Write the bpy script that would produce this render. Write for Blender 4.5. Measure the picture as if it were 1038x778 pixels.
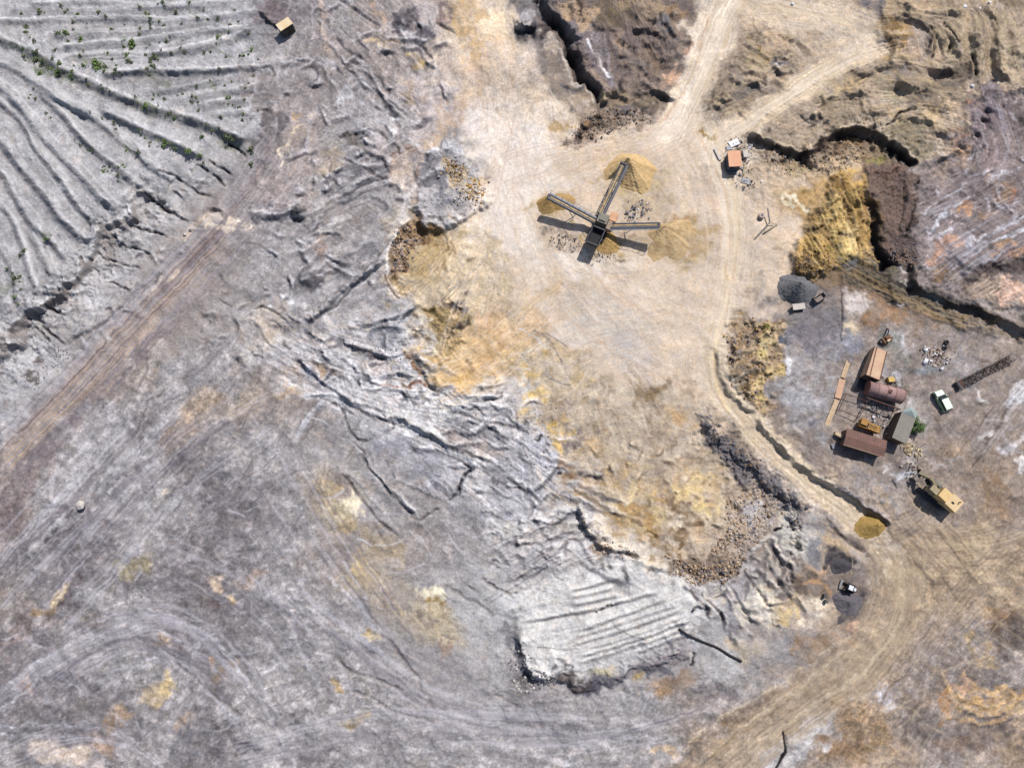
import bpy, bmesh, math, random
import numpy as np
from mathutils import Vector, Matrix
for o in list(bpy.data.objects): bpy.data.objects.remove(o)
scene = bpy.context.scene
R = math.radians
random.seed(7)

# ---------------------------------------------------------------- camera, sky, sun, exposure
TILT = R(12.0); FPX = 701.0; DIST = 126.0          # lens in photo pixels (1038 wide), metres to the ground on axis
CAM = np.array([0.0, -DIST*math.sin(TILT), DIST*math.cos(TILT)])
cd = bpy.data.cameras.new('camera'); cam = bpy.data.objects.new('camera', cd); scene.collection.objects.link(cam)
cam.location = CAM; cam.rotation_euler = (TILT, 0, 0)
cd.sensor_width = 36.0; cd.lens = 36.0*FPX/1038.0; cd.clip_start = 1.0; cd.clip_end = 6000.0
scene.camera = cam
SUN_EL = 52.0; SUN_AZ = 32.0                         # azimuth clockwise from +Y (picture up)
world = bpy.data.worlds.new('World'); scene.world = world; world.use_nodes = True
wn = world.node_tree; bg = wn.nodes['Background']
sky = wn.nodes.new('ShaderNodeTexSky'); sky.sky_type = 'NISHITA'; sky.sun_disc = False
sky.sun_elevation = R(SUN_EL); sky.sun_rotation = R(SUN_AZ); sky.dust_density = 2.0; sky.altitude = 200
wn.links.new(sky.outputs[0], bg.inputs[0]); bg.inputs[1].default_value = 0.085
sl = bpy.data.lights.new('sun', 'SUN'); sun = bpy.data.objects.new('sun', sl); scene.collection.objects.link(sun)
sl.energy = 4.2; sl.angle = R(0.53); sl.color = (1.0, 0.965, 0.92)
_s = Vector((math.sin(R(SUN_AZ))*math.cos(R(SUN_EL)), math.cos(R(SUN_AZ))*math.cos(R(SUN_EL)), math.sin(R(SUN_EL))))
sun.rotation_euler = _s.to_track_quat('Z', 'Y').to_euler(); sun.location = _s*300
vs = scene.view_settings; vs.view_transform = 'Standard'; vs.look = 'None'; vs.gamma = 1.0
vs.use_curve_mapping = False; vs.exposure = 0.66

# ---------------------------------------------------------------- survey raster of the ground
S = 1.5; MG = 110
RW, RH = int((1038+2*MG)*S), int((778+2*MG)*S)
jj, ii = np.meshgrid(np.arange(RW), np.arange(RH))
U = (jj/S - MG).astype(np.float32); V = (ii/S - MG).astype(np.float32)
rng = np.random.default_rng(11)
fx = np.fft.rfftfreq(RW)[None, :]*S; fy = np.fft.fftfreq(RH)[:, None]*S
FR = np.sqrt(fx*fx+fy*fy)                            # cycles per pixel
def noise(beta=1.0, lo=0.0, hi=9.0, ax=1.0, ay=1.0, ang=0.0):
    """gaussian noise, wavelength between lo and hi px, amplitude falling as 1/f^beta, unit deviation"""
    sp = np.fft.rfft2(rng.standard_normal((RH, RW)).astype(np.float32))
    c, s = math.cos(ang), math.sin(ang)
    f = np.sqrt(((fx*c+fy*s)*ax)**2+((-fx*s+fy*c)*ay)**2)+1e-6
    g = f**(-beta)*np.exp(-(f*lo)**2)*(1-np.exp(-(f*hi)**2))
    n = np.fft.irfft2(sp*g, s=(RH, RW)).astype(np.float32)
    return (n-n.mean())/n.std()
def sst(a, b, x):
    t = np.clip((x-a)/(b-a), 0, 1); return t*t*(3-2*t)
WX = noise(1.6, 3, 60)*3.0; WY = noise(1.6, 3, 60)*3.0
NF = noise(0.6, 1.2, 12); NM = noise(1.2, 3, 40); NL = noise(1.6, 8, 150); NL2 = noise(1.6, 8, 150)
def lin(c):
    c = np.array(c, dtype=np.float32)/255.0
    return np.where(c < .04045, c/12.92, ((c+.055)/1.055)**2.4).astype(np.float32)
PAL = {'A': (200,199,200), 'B': (180,178,178), 'C': (160,155,156), 'D': (132,126,129), 'E': (154,143,138), 'F': (122,109,103),
       'G': (217,198,176), 'H': (227,212,196), 'I': (200,178,152), 'J': (198,163,110), 'K': (172,136,82), 'L': (180,161,132),
       'M': (82,74,74), 'N': (168,146,125), 'O': (156,122,97), 'P': (188,176,173)}
GRID = """BBBBBBDDCEPIGFFFFGGIIINNLN
BBBBBBCCCEEGGPFFFGNNIGLNLL
BBBBBBCCCCPPGGNNIGNNNNNLNF
BBBBBCDPCCPPHHIGGGGNNNLNFF
BBBBBDEPCCCCHHGLGGNIKJFEDD
BBBCBECCECLGHGGGLGGIJJFDCD
CBDBCECCCCLIGGGGGGGGKKMEEF
CDBBEECCCCCIIGGGGGGIDFFFEE
BCCEECCECBBLIIGGGGNDDEEDEE
CCEECCEECBBJIIIGPGNNDEEEEE
CEDCCEEECBABBNNNNNIFDEEEEE
DCCCEDCCCCCCBBNNNNFIDNEEEN
ECDCCDDCLCCCCBPKKJNDIIENNN
DDDCDDDCECECCBCBPNNCBENNNN
DDDDDDCCELCCBABBBNCFNFNNNN
EDCCDDDCCCLBBAAAAACCIFNNNF
DCCCDDCCCCCCBDABCCBCENNEEE
DDDCCDCCCCCCCCCCCECNNNEENE
DDDDCDCCCCCCCCCCCENNENNEEN
CCPCDDCCCCCCCCCCCNNBENNEEN""".split('\n')
G = np.zeros((20, 26, 3), np.float32)
for r in range(20):
    for c in range(26): G[r, c] = lin(PAL[GRID[r][min(c, len(GRID[r])-1)]])
def gsamp(A, x, y):
    x = np.clip(x, 0, A.shape[1]-1.001); y = np.clip(y, 0, A.shape[0]-1.001)
    x0 = x.astype(int); y0 = y.astype(int); fxx = x-x0; fyy = y-y0
    if A.ndim == 3: fxx = fxx[..., None]; fyy = fyy[..., None]
    return (A[y0, x0]*(1-fxx)+A[y0, x0+1]*fxx)*(1-fyy)+(A[y0+1, x0]*(1-fxx)+A[y0+1, x0+1]*fxx)*fyy
wl = 9.0
COL = gsamp(G, (U-20+WX*1.6+NL*wl)/40, (V-20+WY*1.6+NL2*wl)/40).astype(np.float32)
H = np.zeros((RH, RW), np.float32)
ST = np.full((RH, RW), 0.42, np.float32)            # how streaky the surface is
GU = np.full((RH, RW), 0.0, np.float32)             # rain gullies down the slope
CT = np.full((RH, RW), 0.0, np.float32)             # how far pale tracks stand out on dark floor
RG = np.full((RH, RW), 0.28, np.float32)             # how lumpy it is

def smooth_pts(p, k=4):
    p = [np.array(q, float) for q in p]
    if len(p) < 3: return np.array(p)
    q = [2*p[0]-p[1]]+p+[2*p[-1]-p[-2]]; out = []
    for i in range(1, len(q)-2):
        for t in np.arange(k)/k:
            out.append(0.5*((2*q[i])+(-q[i-1]+q[i+1])*t+(2*q[i-1]-5*q[i]+4*q[i+1]-q[i+2])*t*t+(-q[i-1]+3*q[i]-3*q[i+1]+q[i+2])*t**3))
    out.append(q[-2]); return np.array(out)
def box_of(pts, pad):
    a = pts.min(0)-pad; b = pts.max(0)+pad
    x0, y0 = [max(0, int((a[k]+MG)*S)) for k in (0, 1)]; x1 = min(RW, int((b[0]+MG)*S)+2); y1 = min(RH, int((b[1]+MG)*S)+2)
    return (slice(y0, y1), slice(x0, x1)) if x1 > x0 and y1 > y0 else None
def dist_poly(pts, sl, warp):
    """distance, arc length, signed side (+ = left of travel in the picture) to a polyline"""
    X = U[sl]+WX[sl]*warp/3; Y = V[sl]+WY[sl]*warp/3
    D = np.full(X.shape, 1e9, np.float32); T = np.zeros_like(D); SG = np.ones_like(D); acc = 0.0
    for a, b in zip(pts[:-1], pts[1:]):
        d = b-a; L = float(np.hypot(*d))
        if L < 1e-6: continue
        t = np.clip(((X-a[0])*d[0]+(Y-a[1])*d[1])/(L*L), 0, 1)
        dx = X-a[0]-t*d[0]; dy = Y-a[1]-t*d[1]; q = np.sqrt(dx*dx+dy*dy)
        m = q < D
        D[m] = q[m]; T[m] = (acc+t*L)[m]; SG[m] = np.sign((X-a[0])*d[1]-(Y-a[1])*d[0])[m]
        acc += L
    return D, T, SG, acc
def inside(pts, sl, warp):
    X = U[sl]+WX[sl]*warp/3; Y = V[sl]+WY[sl]*warp/3
    c = np.zeros(X.shape, bool)
    for a, b in zip(pts, np.roll(pts, -1, 0)):
        if a[1] == b[1]: continue
        c ^= ((a[1] > Y) != (b[1] > Y)) & (X < (b[0]-a[0])*(Y-a[1])/(b[1]-a[1])+a[0])
    return c
def mask_poly(pts, soft, warp, sm=True):
    p = np.array(pts, float)
    if sm: p = smooth_pts([p[-1]]+list(p)+[p[0]], 3)[3:-1]
    sl = box_of(p, soft+warp+3)
    if sl is None: return None, None
    ring = np.vstack([p, p[:1]])
    D = dist_poly(ring, sl, warp)[0]; D = np.where(inside(p, sl, warp), D, -D)
    return sl, sst(-soft, soft, D)
def poly(pts, col, a=1.0, soft=4, warp=5, st=None, rg=None, nz=0.0, sm=True):
    sl, m = mask_poly(pts, soft, warp, sm)
    if sl is None: return
    m = m*a
    if nz: m = np.clip(m*(1+nz*NM[sl]), 0, 1)
    if col is not None: COL[sl] += (lin(col)-COL[sl])*m[..., None]
    if st is not None: ST[sl] += (st-ST[sl])*m
    if rg is not None: RG[sl] += (rg-RG[sl])*m
def blob(u, v, r, col, a=1.0, e=1.0, ang=0, soft=None, **k):
    a = min(1, a*1.3); k['nz'] = k.get('nz', 0)*.6
    c, s = math.cos(R(ang)), math.sin(R(ang))
    poly([(u+r*math.cos(t)*c-r*e*math.sin(t)*s, v+r*math.cos(t)*s+r*e*math.sin(t)*c) for t in np.arange(8)*math.pi/4], col, a, soft or max(.9, r*min(1, e)*.6), min(k.pop('warp', 5), 1.5+r*min(e, 1)*.8), **k)
def line(pts, col, w, a=1.0, soft=None, warp=1.5, brk=0.0, st=None, rg=None, ends=0):
    p = smooth_pts(pts); soft = soft or max(0.8, w*.3); sl = box_of(p, w+soft+warp+2)
    if sl is None: return
    D, T, SG, L = dist_poly(p, sl, warp*.5)
    m = (1-sst(w/2-soft*.5, w/2+soft*.5, D))*a
    if ends: m = m*sst(0, ends, T)*sst(0, ends, L-T)
    if brk: m = m*np.clip(1.1+brk*.7*NM[sl], 0, 1)
    if col is not None: COL[sl] += (lin(col)-COL[sl])*m[..., None]
    if st is not None: ST[sl] += (st-ST[sl])*m
    if rg is not None: RG[sl] += (rg-RG[sl])*m
def raise_poly(pts, h, soft=6, warp=3, sm=True):
    sl, m = mask_poly(pts, soft, warp, sm)
    if sl is not None: H[sl] += h*m
def flatten(pts, soft=8, keep=0.1):
    sl, m = mask_poly(pts, soft, 3)
    if sl is not None: RG[sl] *= (1-m*(1-keep))
def scarp(pts, h, hi, w=2.5, lh=25, ll=25, b=0.4, warp=2.5, ends=12, rim=None, face=None, var=0.25):
    """a break of slope: ground stands h higher on the side of point hi, fading back over lh px; lower side sunk b*h over ll px"""
    warp = warp*.5; p = smooth_pts(pts); sl = box_of(p, max(lh, ll)*2.2+w)
    if sl is None: return
    D, T, SG, L = dist_poly(p, sl, warp)
    mid = p[len(p)//2]; q = np.array(hi, float); k = int(np.argmin(((p-q)**2).sum(1))); k = min(k, len(p)-2)
    a, b_ = p[k], p[k+1]; d = b_-a; sg = np.sign((q[0]-a[0])*d[1]-(q[1]-a[1])*d[0])
    s = D*SG*sg
    e = sst(0, ends, T)*sst(0, ends, L-T)*np.exp(-np.maximum(0, D-(lh+ll))*.02)
    hh = h*e*np.clip(1+var*NM[sl], .3, 1.7)
    up = np.exp(-(np.maximum(s, 0)/lh)**1.5); dn = np.exp(-(np.maximum(-s-w, 0)/ll)**1.5)
    t = sst(-w, 0, s)
    H[sl] += hh*(t*up*(1-b) - (1-t)*dn*b)
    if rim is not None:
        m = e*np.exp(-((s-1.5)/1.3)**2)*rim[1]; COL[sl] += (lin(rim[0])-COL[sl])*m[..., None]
    if face is not None:                             # face painted darker: shade put into the colour, in places a soil layer
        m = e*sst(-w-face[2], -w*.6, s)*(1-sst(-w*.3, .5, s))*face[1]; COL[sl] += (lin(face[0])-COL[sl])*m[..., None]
def ridge(pts, h, w1, w2=None, hi=None, warp=2, ends=8, sharp=1.0, var=0.25):
    """ridge (h>0) or groove (h<0); w1 = half width on the side of point hi, w2 on the other"""
    w2 = w2 or w1; warp = warp*.5; p = smooth_pts(pts); sl = box_of(p, max(w1, w2)*2+2)
    if sl is None: return
    D, T, SG, L = dist_poly(p, sl, warp)
    sg = 1.0
    if hi is not None:
        q = np.array(hi, float); k = min(int(np.argmin(((p-q)**2).sum(1))), len(p)-2); a = p[k]; d = p[k+1]-a
        sg = np.sign((q[0]-a[0])*d[1]-(q[1]-a[1])*d[0])
    W = np.where(SG*sg > 0, w1, w2)
    x = np.clip(1-D/W, 0, 1); x = x*x*(3-2*x)*(1-sharp)+x*sharp
    H[sl] += h*x*sst(0, ends, T)*sst(0, ends, L-T)*np.clip(1+var*NM[sl], .2, 1.8)
def crack(pts, h=1.0, w=1.6, a=.55, col=(70,66,68)):
    ridge(pts, -h*.6, w, warp=1.5, ends=5, var=.5); line(pts, col, w*1.0, min(1, a*1.3), warp=1.5, brk=.5)  # dark line paints shade into the shallow groove
def cone(u, v, r, h, e=1.0, ang=0, p=1.0):
    sl = box_of(np.array([[u, v]], float), r*max(1, e)*1.3+3)
    if sl is None: return
    X = U[sl]-u+WX[sl]*.6; Y = V[sl]-v+WY[sl]*.6; c, s = math.cos(R(ang)), math.sin(R(ang))
    d = np.sqrt((X*c+Y*s)**2+((-X*s+Y*c)/e)**2)/r
    H[sl] += h*np.clip(1-d, 0, 1)**p if h > 0 else h*sst(0, 1, 1-d)
def offset(pts, d0, d1):
    p = smooth_pts(pts, 3); t = np.gradient(p, axis=0); n = np.stack([-t[:, 1], t[:, 0]], 1); n /= np.maximum(1e-6, np.hypot(n[:, 0], n[:, 1]))[:, None]
    return p+n*np.linspace(d0, d1, len(p))[:, None]
def tracks(pts, width, n, cols, a=.4, w=(1.0, 2.0), part=.75):
    """parallel pale and dark lines along a route: wheel tracks, soil streaks, painted ribs"""
    for k in range(n):
        d = (rng.random()-.5)*width; p = offset(pts, d, d+(rng.random()-.5)*width*.35); L = len(p); m = max(4, int(L*(.35+rng.random()*part))); s = int(rng.random()*max(1, L-m)); q = p[s:s+m:3]
        if len(q) < 2: continue
        c = cols[int(rng.random()*len(cols))]; ww = w[0]+rng.random()*(w[1]-w[0]); aa = a*(.6+rng.random()*.7)
        for o in ((0, 4.6) if rng.random() < .5 else (0,)): line(list(q+np.array([o*.6, o*.7])), c, ww, aa, .9, 1.5, brk=.55, ends=8)
FLOWS = []
def flow(pts, r=25, wgt=1.0): FLOWS.append((smooth_pts(pts, 2), r, wgt))
# ================================================================ the quarry ground, feature by feature (photo pixels)
# ---- 1. spoil heaps top left -------------------------------------------------------------
SPOIL = [(-130,-130),(262,-130),(266,20),(262,90),(262,135),(232,153),(200,172),(168,190),(140,195),(122,214),(106,232),(96,250),(78,258),(76,274),(56,291),(38,309),(22,319),(8,341),(0,350),(-130,430)]
poly(SPOIL, (168,166,169), .8, 6, 4, st=.25, rg=.4)
raise_poly(SPOIL, 2.0, 30)
MB = [(-130,-20),(-40,20),(0,37),(30,49),(58,64),(85,78),(115,92),(150,106),(190,117),(220,127),(256,143)]   # main bank
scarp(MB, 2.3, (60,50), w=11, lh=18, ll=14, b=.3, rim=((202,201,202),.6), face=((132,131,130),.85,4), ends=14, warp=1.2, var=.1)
rows = [ # foot line, height, lh, width of the shaded face
 ([(-60,40),(0,86),(25,113),(50,143),(72,166),(100,196),(119,212)], 1.5, 9, 4.5),
 ([(37,88),(62,113),(87,141),(112,163),(140,186)], 1.5, 9, 4.5),
 ([(45,88),(57,97),(95,118),(117,135),(140,155),(160,171),(178,180)], 1.1, 8, 4),
 ([(100,108),(120,118),(140,128),(175,143),(208,159)], 2.0, 10, 6),
 ([(-60,90),(0,141),(15,161),(32,181),(45,196),(62,218),(90,247)], 1.5, 9, 4.5),
 ([(-30,75),(20,120),(37,148),(55,172),(72,196),(83,211),(101,231)], 1.2, 8, 4),
 ([(-60,130),(0,173),(15,196),(30,221),(47,239),(72,264)], 1.4, 9, 4.5),
 ([(-40,70),(0,63),(20,72),(48,90),(75,108),(95,118)], .9, 7, 3.5),
 ([(0,205),(14,222),(24,250),(34,282),(44,300)], 1.0, 7, 4),
 ([(28,228),(42,255),(56,284)], .9, 6, 3.5), ([(-20,225),(8,262),(18,300),(22,316)], 1.0, 8, 4)]
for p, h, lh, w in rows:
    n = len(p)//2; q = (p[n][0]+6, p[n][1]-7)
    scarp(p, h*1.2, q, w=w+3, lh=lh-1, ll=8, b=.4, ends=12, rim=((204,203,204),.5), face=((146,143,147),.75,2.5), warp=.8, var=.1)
tops = [([(20,3),(60,3),(100,1),(160,5),(240,0)],.7),([(-60,24),(0,21),(75,18),(130,17),(175,20),(230,14),(266,10)],.9),
 ([(50,47),(90,44),(140,39),(200,31),(262,25)],.9),([(142,56),(170,51),(195,47),(225,40),(260,27)],.7),([(40,34),(100,33),(160,28),(220,22)],.5),
 ([(96,77),(120,72),(145,71),(200,70),(270,67)],1.5),([(140,93),(170,90),(200,85),(238,77)],1.0),([(178,106),(200,97),(240,90),(275,84)],.7),
 ([(60,58),(110,53),(150,54)],.5),([(190,110),(225,102),(262,100)],.7),([(205,118),(240,112),(268,114)],.6),([(0,8),(60,10),(140,9),(230,6)],.5)]
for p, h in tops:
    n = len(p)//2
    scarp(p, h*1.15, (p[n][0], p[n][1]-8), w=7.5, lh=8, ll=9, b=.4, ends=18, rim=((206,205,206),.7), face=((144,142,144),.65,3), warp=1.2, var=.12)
poly([(100,78),(140,74),(200,72),(262,71),(240,76),(200,84),(150,89),(125,84)], (140,138,142), .6, 3)
poly([(0,12),(70,10),(150,8),(260,6),(262,16),(180,16),(100,13),(40,17),(0,18)], (158,156,162), .45, 4)
# dirty scrub in the furrows
for u,v,r,e in [(100,65,12,.4),(135,46,7,.6),(40,62,14,.3),(62,78,10,.4),(170,146,9,.4),(190,152,9,.35),(148,108,9,.4),(235,143,10,.5),(252,150,7,.6),(155,81,10,.4),(20,52,9,.4),(215,92,8,.4),(115,135,7,.4),(190,15,8,.4),(10,285,5,1.8),(47,243,5,.7),(130,152,8,.4),(225,55,8,.3)]:
    blob(u,v,r,(128,132,112),.5,e,28,nz=.4)
# broken edge of the heap and the washed slope under it
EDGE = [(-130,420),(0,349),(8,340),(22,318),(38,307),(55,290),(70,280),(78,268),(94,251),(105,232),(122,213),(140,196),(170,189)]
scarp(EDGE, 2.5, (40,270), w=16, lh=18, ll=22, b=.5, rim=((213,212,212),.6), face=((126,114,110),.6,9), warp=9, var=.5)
poly([(-20,362),(20,335),(45,313),(75,290),(100,262),(112,246),(124,232),(130,240),(110,262),(84,288),(60,310),(30,335),(0,360)], (140,122,114), .4, 6, 9)
poly([(112,250),(128,222),(150,200),(185,195),(200,200),(200,225),(182,250),(165,275),(140,300),(110,325),(85,338),(60,340),(40,325),(70,300)], (176,172,172), .8, 7, 8, st=.4)
poly([(75,300),(105,280),(130,272),(148,290),(120,315),(85,330)], (186,184,187), .6, 10, 6)
poly([(0,370),(25,345),(55,345),(60,365),(40,395),(20,430),(0,460)], (186,184,187), .7, 8, 8)
poly([(0,430),(30,432),(48,440),(30,452),(0,462)], (190,188,190), .5, 5, 6)
poly([(170,150),(215,152),(235,160),(262,165),(225,190),(200,205),(185,192),(165,185)], (170,168,170), .7, 6, 5)
cracks = [[(147,195),(158,205),(172,215),(190,224)],[(133,227),(145,233),(158,236),(170,240)],[(113,238),(125,247),(140,253),(154,259)],[(110,261),(125,267),(143,273)],[(112,286),(122,292),(133,297)],[(47,308),(57,316),(66,320)],[(46,330),(55,340),(66,348)],[(28,322),(36,330),(52,345)],
 [(160,171),(175,178),(190,186),(198,193),(203,198),(214,199)],[(200,168),(207,173),(218,180),(226,189)],[(212,163),(220,169),(235,177)],[(160,206),(166,211)],[(232,145),(240,150),(250,160)]]
for c in cracks: crack(c, 1.6, 2.0, .75)
ridge([(70,346),(90,338),(110,325),(130,305),(150,290),(163,278)], -1.0, 4, hi=(0,0)); line([(70,346),(90,338),(110,325),(130,305),(150,290),(163,278)], (120,114,116), 4, .7)
ridge([(208,215),(218,214),(230,221)], -1.2, 4); line([(208,213),(218,213),(230,220)], (118,114,118), 5, .8)
for u,v in [(33,374),(72,358),(75,366)]: blob(u,v,5,(112,104,104),.8)
# ---- 2. haul track running down to the left ----------------------------------------------------
TR = [(330,60),(300,130),(262,185),(225,225),(185,265),(150,310),(115,355),(75,400),(40,445),(10,500),(-60,600)]
line(TR, (150,137,134), 60, .6, 34, 8, brk=.4, st=1.2, rg=.2)
flow(TR, 45, 3)
line([(150,330),(120,370),(85,405),(50,445),(20,490),(5,530)], (128,112,114), 26, .6, 10, 5, brk=.3, st=1.6)
line([(225,235),(195,270),(170,300),(140,335)], (138,120,120), 16, .6, 6, 4, brk=.3)
line([(120,330),(100,350),(80,375),(60,398)], (190,164,138), 5, .6, 3, 3, brk=.5)
line([(160,322),(135,355),(112,390),(95,405)], (196,172,148), 7, .55, 4, 4, brk=.6)
line([(225,215),(200,225),(185,240)], (206,186,162), 8, .6, 4, 4, brk=.5)
poly([(208,222),(230,222),(252,226),(240,234),(215,230)], (218,200,178), .8, 3)
line([(163,280),(158,290),(150,300)], (222,208,186), 3, .8); line([(180,274),(170,285)], (222,205,180), 4, .7)
blob(130,372,6,(214,204,196),.6,.8,130); blob(150,372,9,(176,160,140),.4)
line([(165,345),(150,370),(138,385)], (200,190,184), 5, .5, 3, 3, brk=.4)
blob(72,372,12,(176,158,142),.5)
# ---- 3. grey floor left and bottom -----------------------------------------------------------------
for p, r in [([(500,190),(430,300),(330,400),(250,480),(150,560)], 50), ([(0,700),(60,660),(130,622),(190,632),(250,680)], 25), ([(0,765),(60,740),(120,742),(180,790)], 25),
             ([(230,400),(160,470),(90,540),(0,620)], 45), ([(100,470),(240,480),(330,520)], 20), ([(330,560),(380,620),(440,680),(520,720)], 35), ([(260,760),(400,740),(560,760),(700,740)], 40),
             ([(240,330),(280,420),(330,500)], 25)]: flow(p, r)
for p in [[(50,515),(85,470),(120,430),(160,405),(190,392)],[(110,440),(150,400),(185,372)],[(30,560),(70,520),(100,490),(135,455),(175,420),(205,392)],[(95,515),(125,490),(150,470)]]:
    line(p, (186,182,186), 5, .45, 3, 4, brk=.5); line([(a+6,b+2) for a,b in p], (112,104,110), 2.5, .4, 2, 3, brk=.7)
poly([(60,430),(100,405),(130,425),(110,470),(80,500),(50,540),(30,550),(40,500)], (166,162,164), .6, 12, 8)
for u,v,r,e,a,c in [(55,548,22,.18,-22,(92,84,92)),(130,480,14,.6,-30,(112,104,110)),(60,520,16,.4,-35,(116,108,114)),(150,440,12,.5,-40,(120,112,116)),(180,470,20,.5,-20,(118,110,114)),(225,480,20,.5,10,(122,116,122)),(205,600,20,.6,30,(112,102,104)),(20,640,30,.4,-30,(136,120,118)),(75,605,22,.5,-30,(116,106,112)),
                    (210,515,24,.4,-10,(116,110,118)),(90,560,28,.3,-20,(118,110,116)),(190,480,30,.3,60,(120,112,114)),(240,760,24,.3,0,(112,104,110)),(300,735,20,.4,0,(124,118,122)),(70,690,24,.4,-20,(124,118,126)),(190,750,18,.5,60,(128,124,132)),(320,760,28,.3,0,(124,118,122)),(60,770,25,.3,10,(128,122,130))]:
    blob(u,v,r,c,.55,e,a,nz=.6,warp=8)
for u,v,r,e,a,c in [(135,570,19,.4,-12,(158,146,118)),(170,502,9,.5,-20,(190,176,162)),(60,606,11,.6,-45,(202,180,146)),(50,618,12,.4,-20,(160,136,110)),(223,589,7,.9,0,(204,180,156)),(234,611,5,.8,0,(196,170,132)),(168,647,7,.8,0,(172,146,120)),(212,668,8,.6,0,(182,150,128)),(117,732,16,.6,-60,(160,136,112)),(186,728,9,.7,-60,(168,144,128)),(25,692,5,.9,0,(180,150,132)),
                    (165,697,16,.5,-45,(196,172,128)),(150,700,10,.8,0,(180,160,132)),(228,680,13,.5,-40,(152,134,118)),(60,765,30,.35,15,(206,188,172)),(100,757,16,.5,30,(170,146,130)),(255,590,12,.5,-30,(160,140,130)),(85,503,5,.6,-50,(166,140,110)),(100,630,20,.3,0,(140,128,120)),
                    (345,520,13,1.3,-20,(198,182,150)),(348,530,10,.8,50,(170,148,110)),(366,575,12,.7,60,(190,168,130)),(357,507,14,.4,60,(222,208,180)),(335,500,14,.5,70,(180,160,130)),(395,560,16,.6,40,(170,152,126)),(380,545,22,.6,40,(166,150,130)),(440,625,24,.6,50,(198,180,148)),(437,607,7,.6,0,(168,140,90)),(437,598,10,.6,0,(224,212,184)),(376,643,11,.5,40,(214,196,156)),(372,640,5,.8,0,(178,146,100)),
                    (363,728,16,.35,-3,(158,138,104)),(345,700,9,.6,80,(176,150,112)),(450,640,22,.7,20,(182,168,146)),(395,605,10,.4,50,(150,134,124)),(430,625,9,.5,70,(150,136,124)),(447,655,12,.35,55,(158,138,124)),(295,390,18,.7,-60,(190,160,124)),(305,395,9,.6,0,(206,170,116)),(250,410,24,.6,-30,(168,152,136)),(265,340,24,.5,50,(178,164,152)),
                    (200,410,26,.5,-40,(164,146,130)),(180,440,22,.5,-40,(154,138,128)),(345,490,16,.4,55,(152,140,134)),(675,700,14,.6,-40,(164,134,104)),(655,690,10,.6,-30,(176,154,112)),(672,765,9,.7,0,(184,160,132)),(610,680,12,.6,0,(196,186,158)),(690,690,14,.6,-20,(152,130,112))]:
    blob(u,v,r,c,.8,e,a,nz=.25,warp=4)
for u,v,r,h in [(135,570,16,-.5),(60,606,10,.7),(223,589,6,.7),(234,611,4,.5),(168,647,6,.7),(212,668,7,.5),(117,732,13,.8),(186,728,8,.7),(25,692,5,.5)]: cone(u,v,r,h)
for p in [[(0,700),(40,670),(85,635),(130,620),(180,628),(225,655),(255,700)],[(0,720),(50,680),(100,645),(150,636),(195,655),(230,690)],[(100,690),(140,672),(170,668),(210,700),(250,735)],[(0,745),(70,745),(130,758),(180,790)],[(0,735),(60,732),(120,745),(165,775)],[(20,690),(60,655),(100,640)],
          [(250,605),(275,601),(292,606),(296,640),(292,650)],[(292,606),(300,595),(308,585)],[(260,625),(280,640),(294,652)],[(270,680),(290,660),(310,665)],[(340,590),(352,605),(370,620),(382,640)],[(330,580),(350,600),(372,625)]]:
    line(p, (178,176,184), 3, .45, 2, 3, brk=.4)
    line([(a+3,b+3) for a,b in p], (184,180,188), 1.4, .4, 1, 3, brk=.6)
for p,h in [([(380,640),(400,655),(418,680),(430,702)],-.5),([(340,668),(360,682),(385,690),(412,705)],-.6),([(352,700),(375,706),(400,722),(440,730)],-.5),([(450,590),(470,605),(500,622)],-.4),([(330,660),(350,672)],-.4),([(380,530),(396,560)],-.4),([(470,590),(487,600)],-.5),([(487,583),(505,597),(522,606)],-.9),([(500,700),(530,720)],-.3),([(165,655),(200,690),(245,725)],-.3)]:
    ridge(p, h, 2.5); line(p, (120,110,108), 3, .5, 2, brk=.4)
# ---- 4. broken lavender ground, middle ------------------------------------------------------------------
for p in [[(262,178),(300,170),(350,150),(395,140)],[(300,215),(350,200),(400,185),(430,170)],[(310,245),(350,225),(395,205)],[(330,110),(360,120),(395,150)],[(330,60),(360,95),(395,125)],[(340,0),(370,25),(400,50)],[(400,330),(450,340),(500,360)],[(320,330),(370,360),(440,380),(520,400)],[(330,390),(400,430),(500,480)]]: flow(p, 26, 2)
flow([(480,0),(500,60),(505,130),(530,190),(560,300)], 40, 2); flow([(420,400),(440,395),(500,370),(560,330),(600,300)], 35, 1.5)
blob(282,14,20,(122,110,114),.9,.75,20); ridge([(262,8),(268,16),(278,24),(290,26),(300,22)], 1.6, 12, 3, hi=(285,5)); line([(267,14),(272,22),(281,26)], (70,60,62), 2.2, .9)
poly([(298,0),(330,0),(335,20),(310,28),(298,18)], (140,130,134), .6, 4); 
line([(325,0),(330,15),(328,35),(334,60),(330,80)], (178,156,140), 6, .6, 3, 4, brk=.3); line([(322,5),(326,20),(323,40)], (122,108,106), 2, .6)
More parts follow.
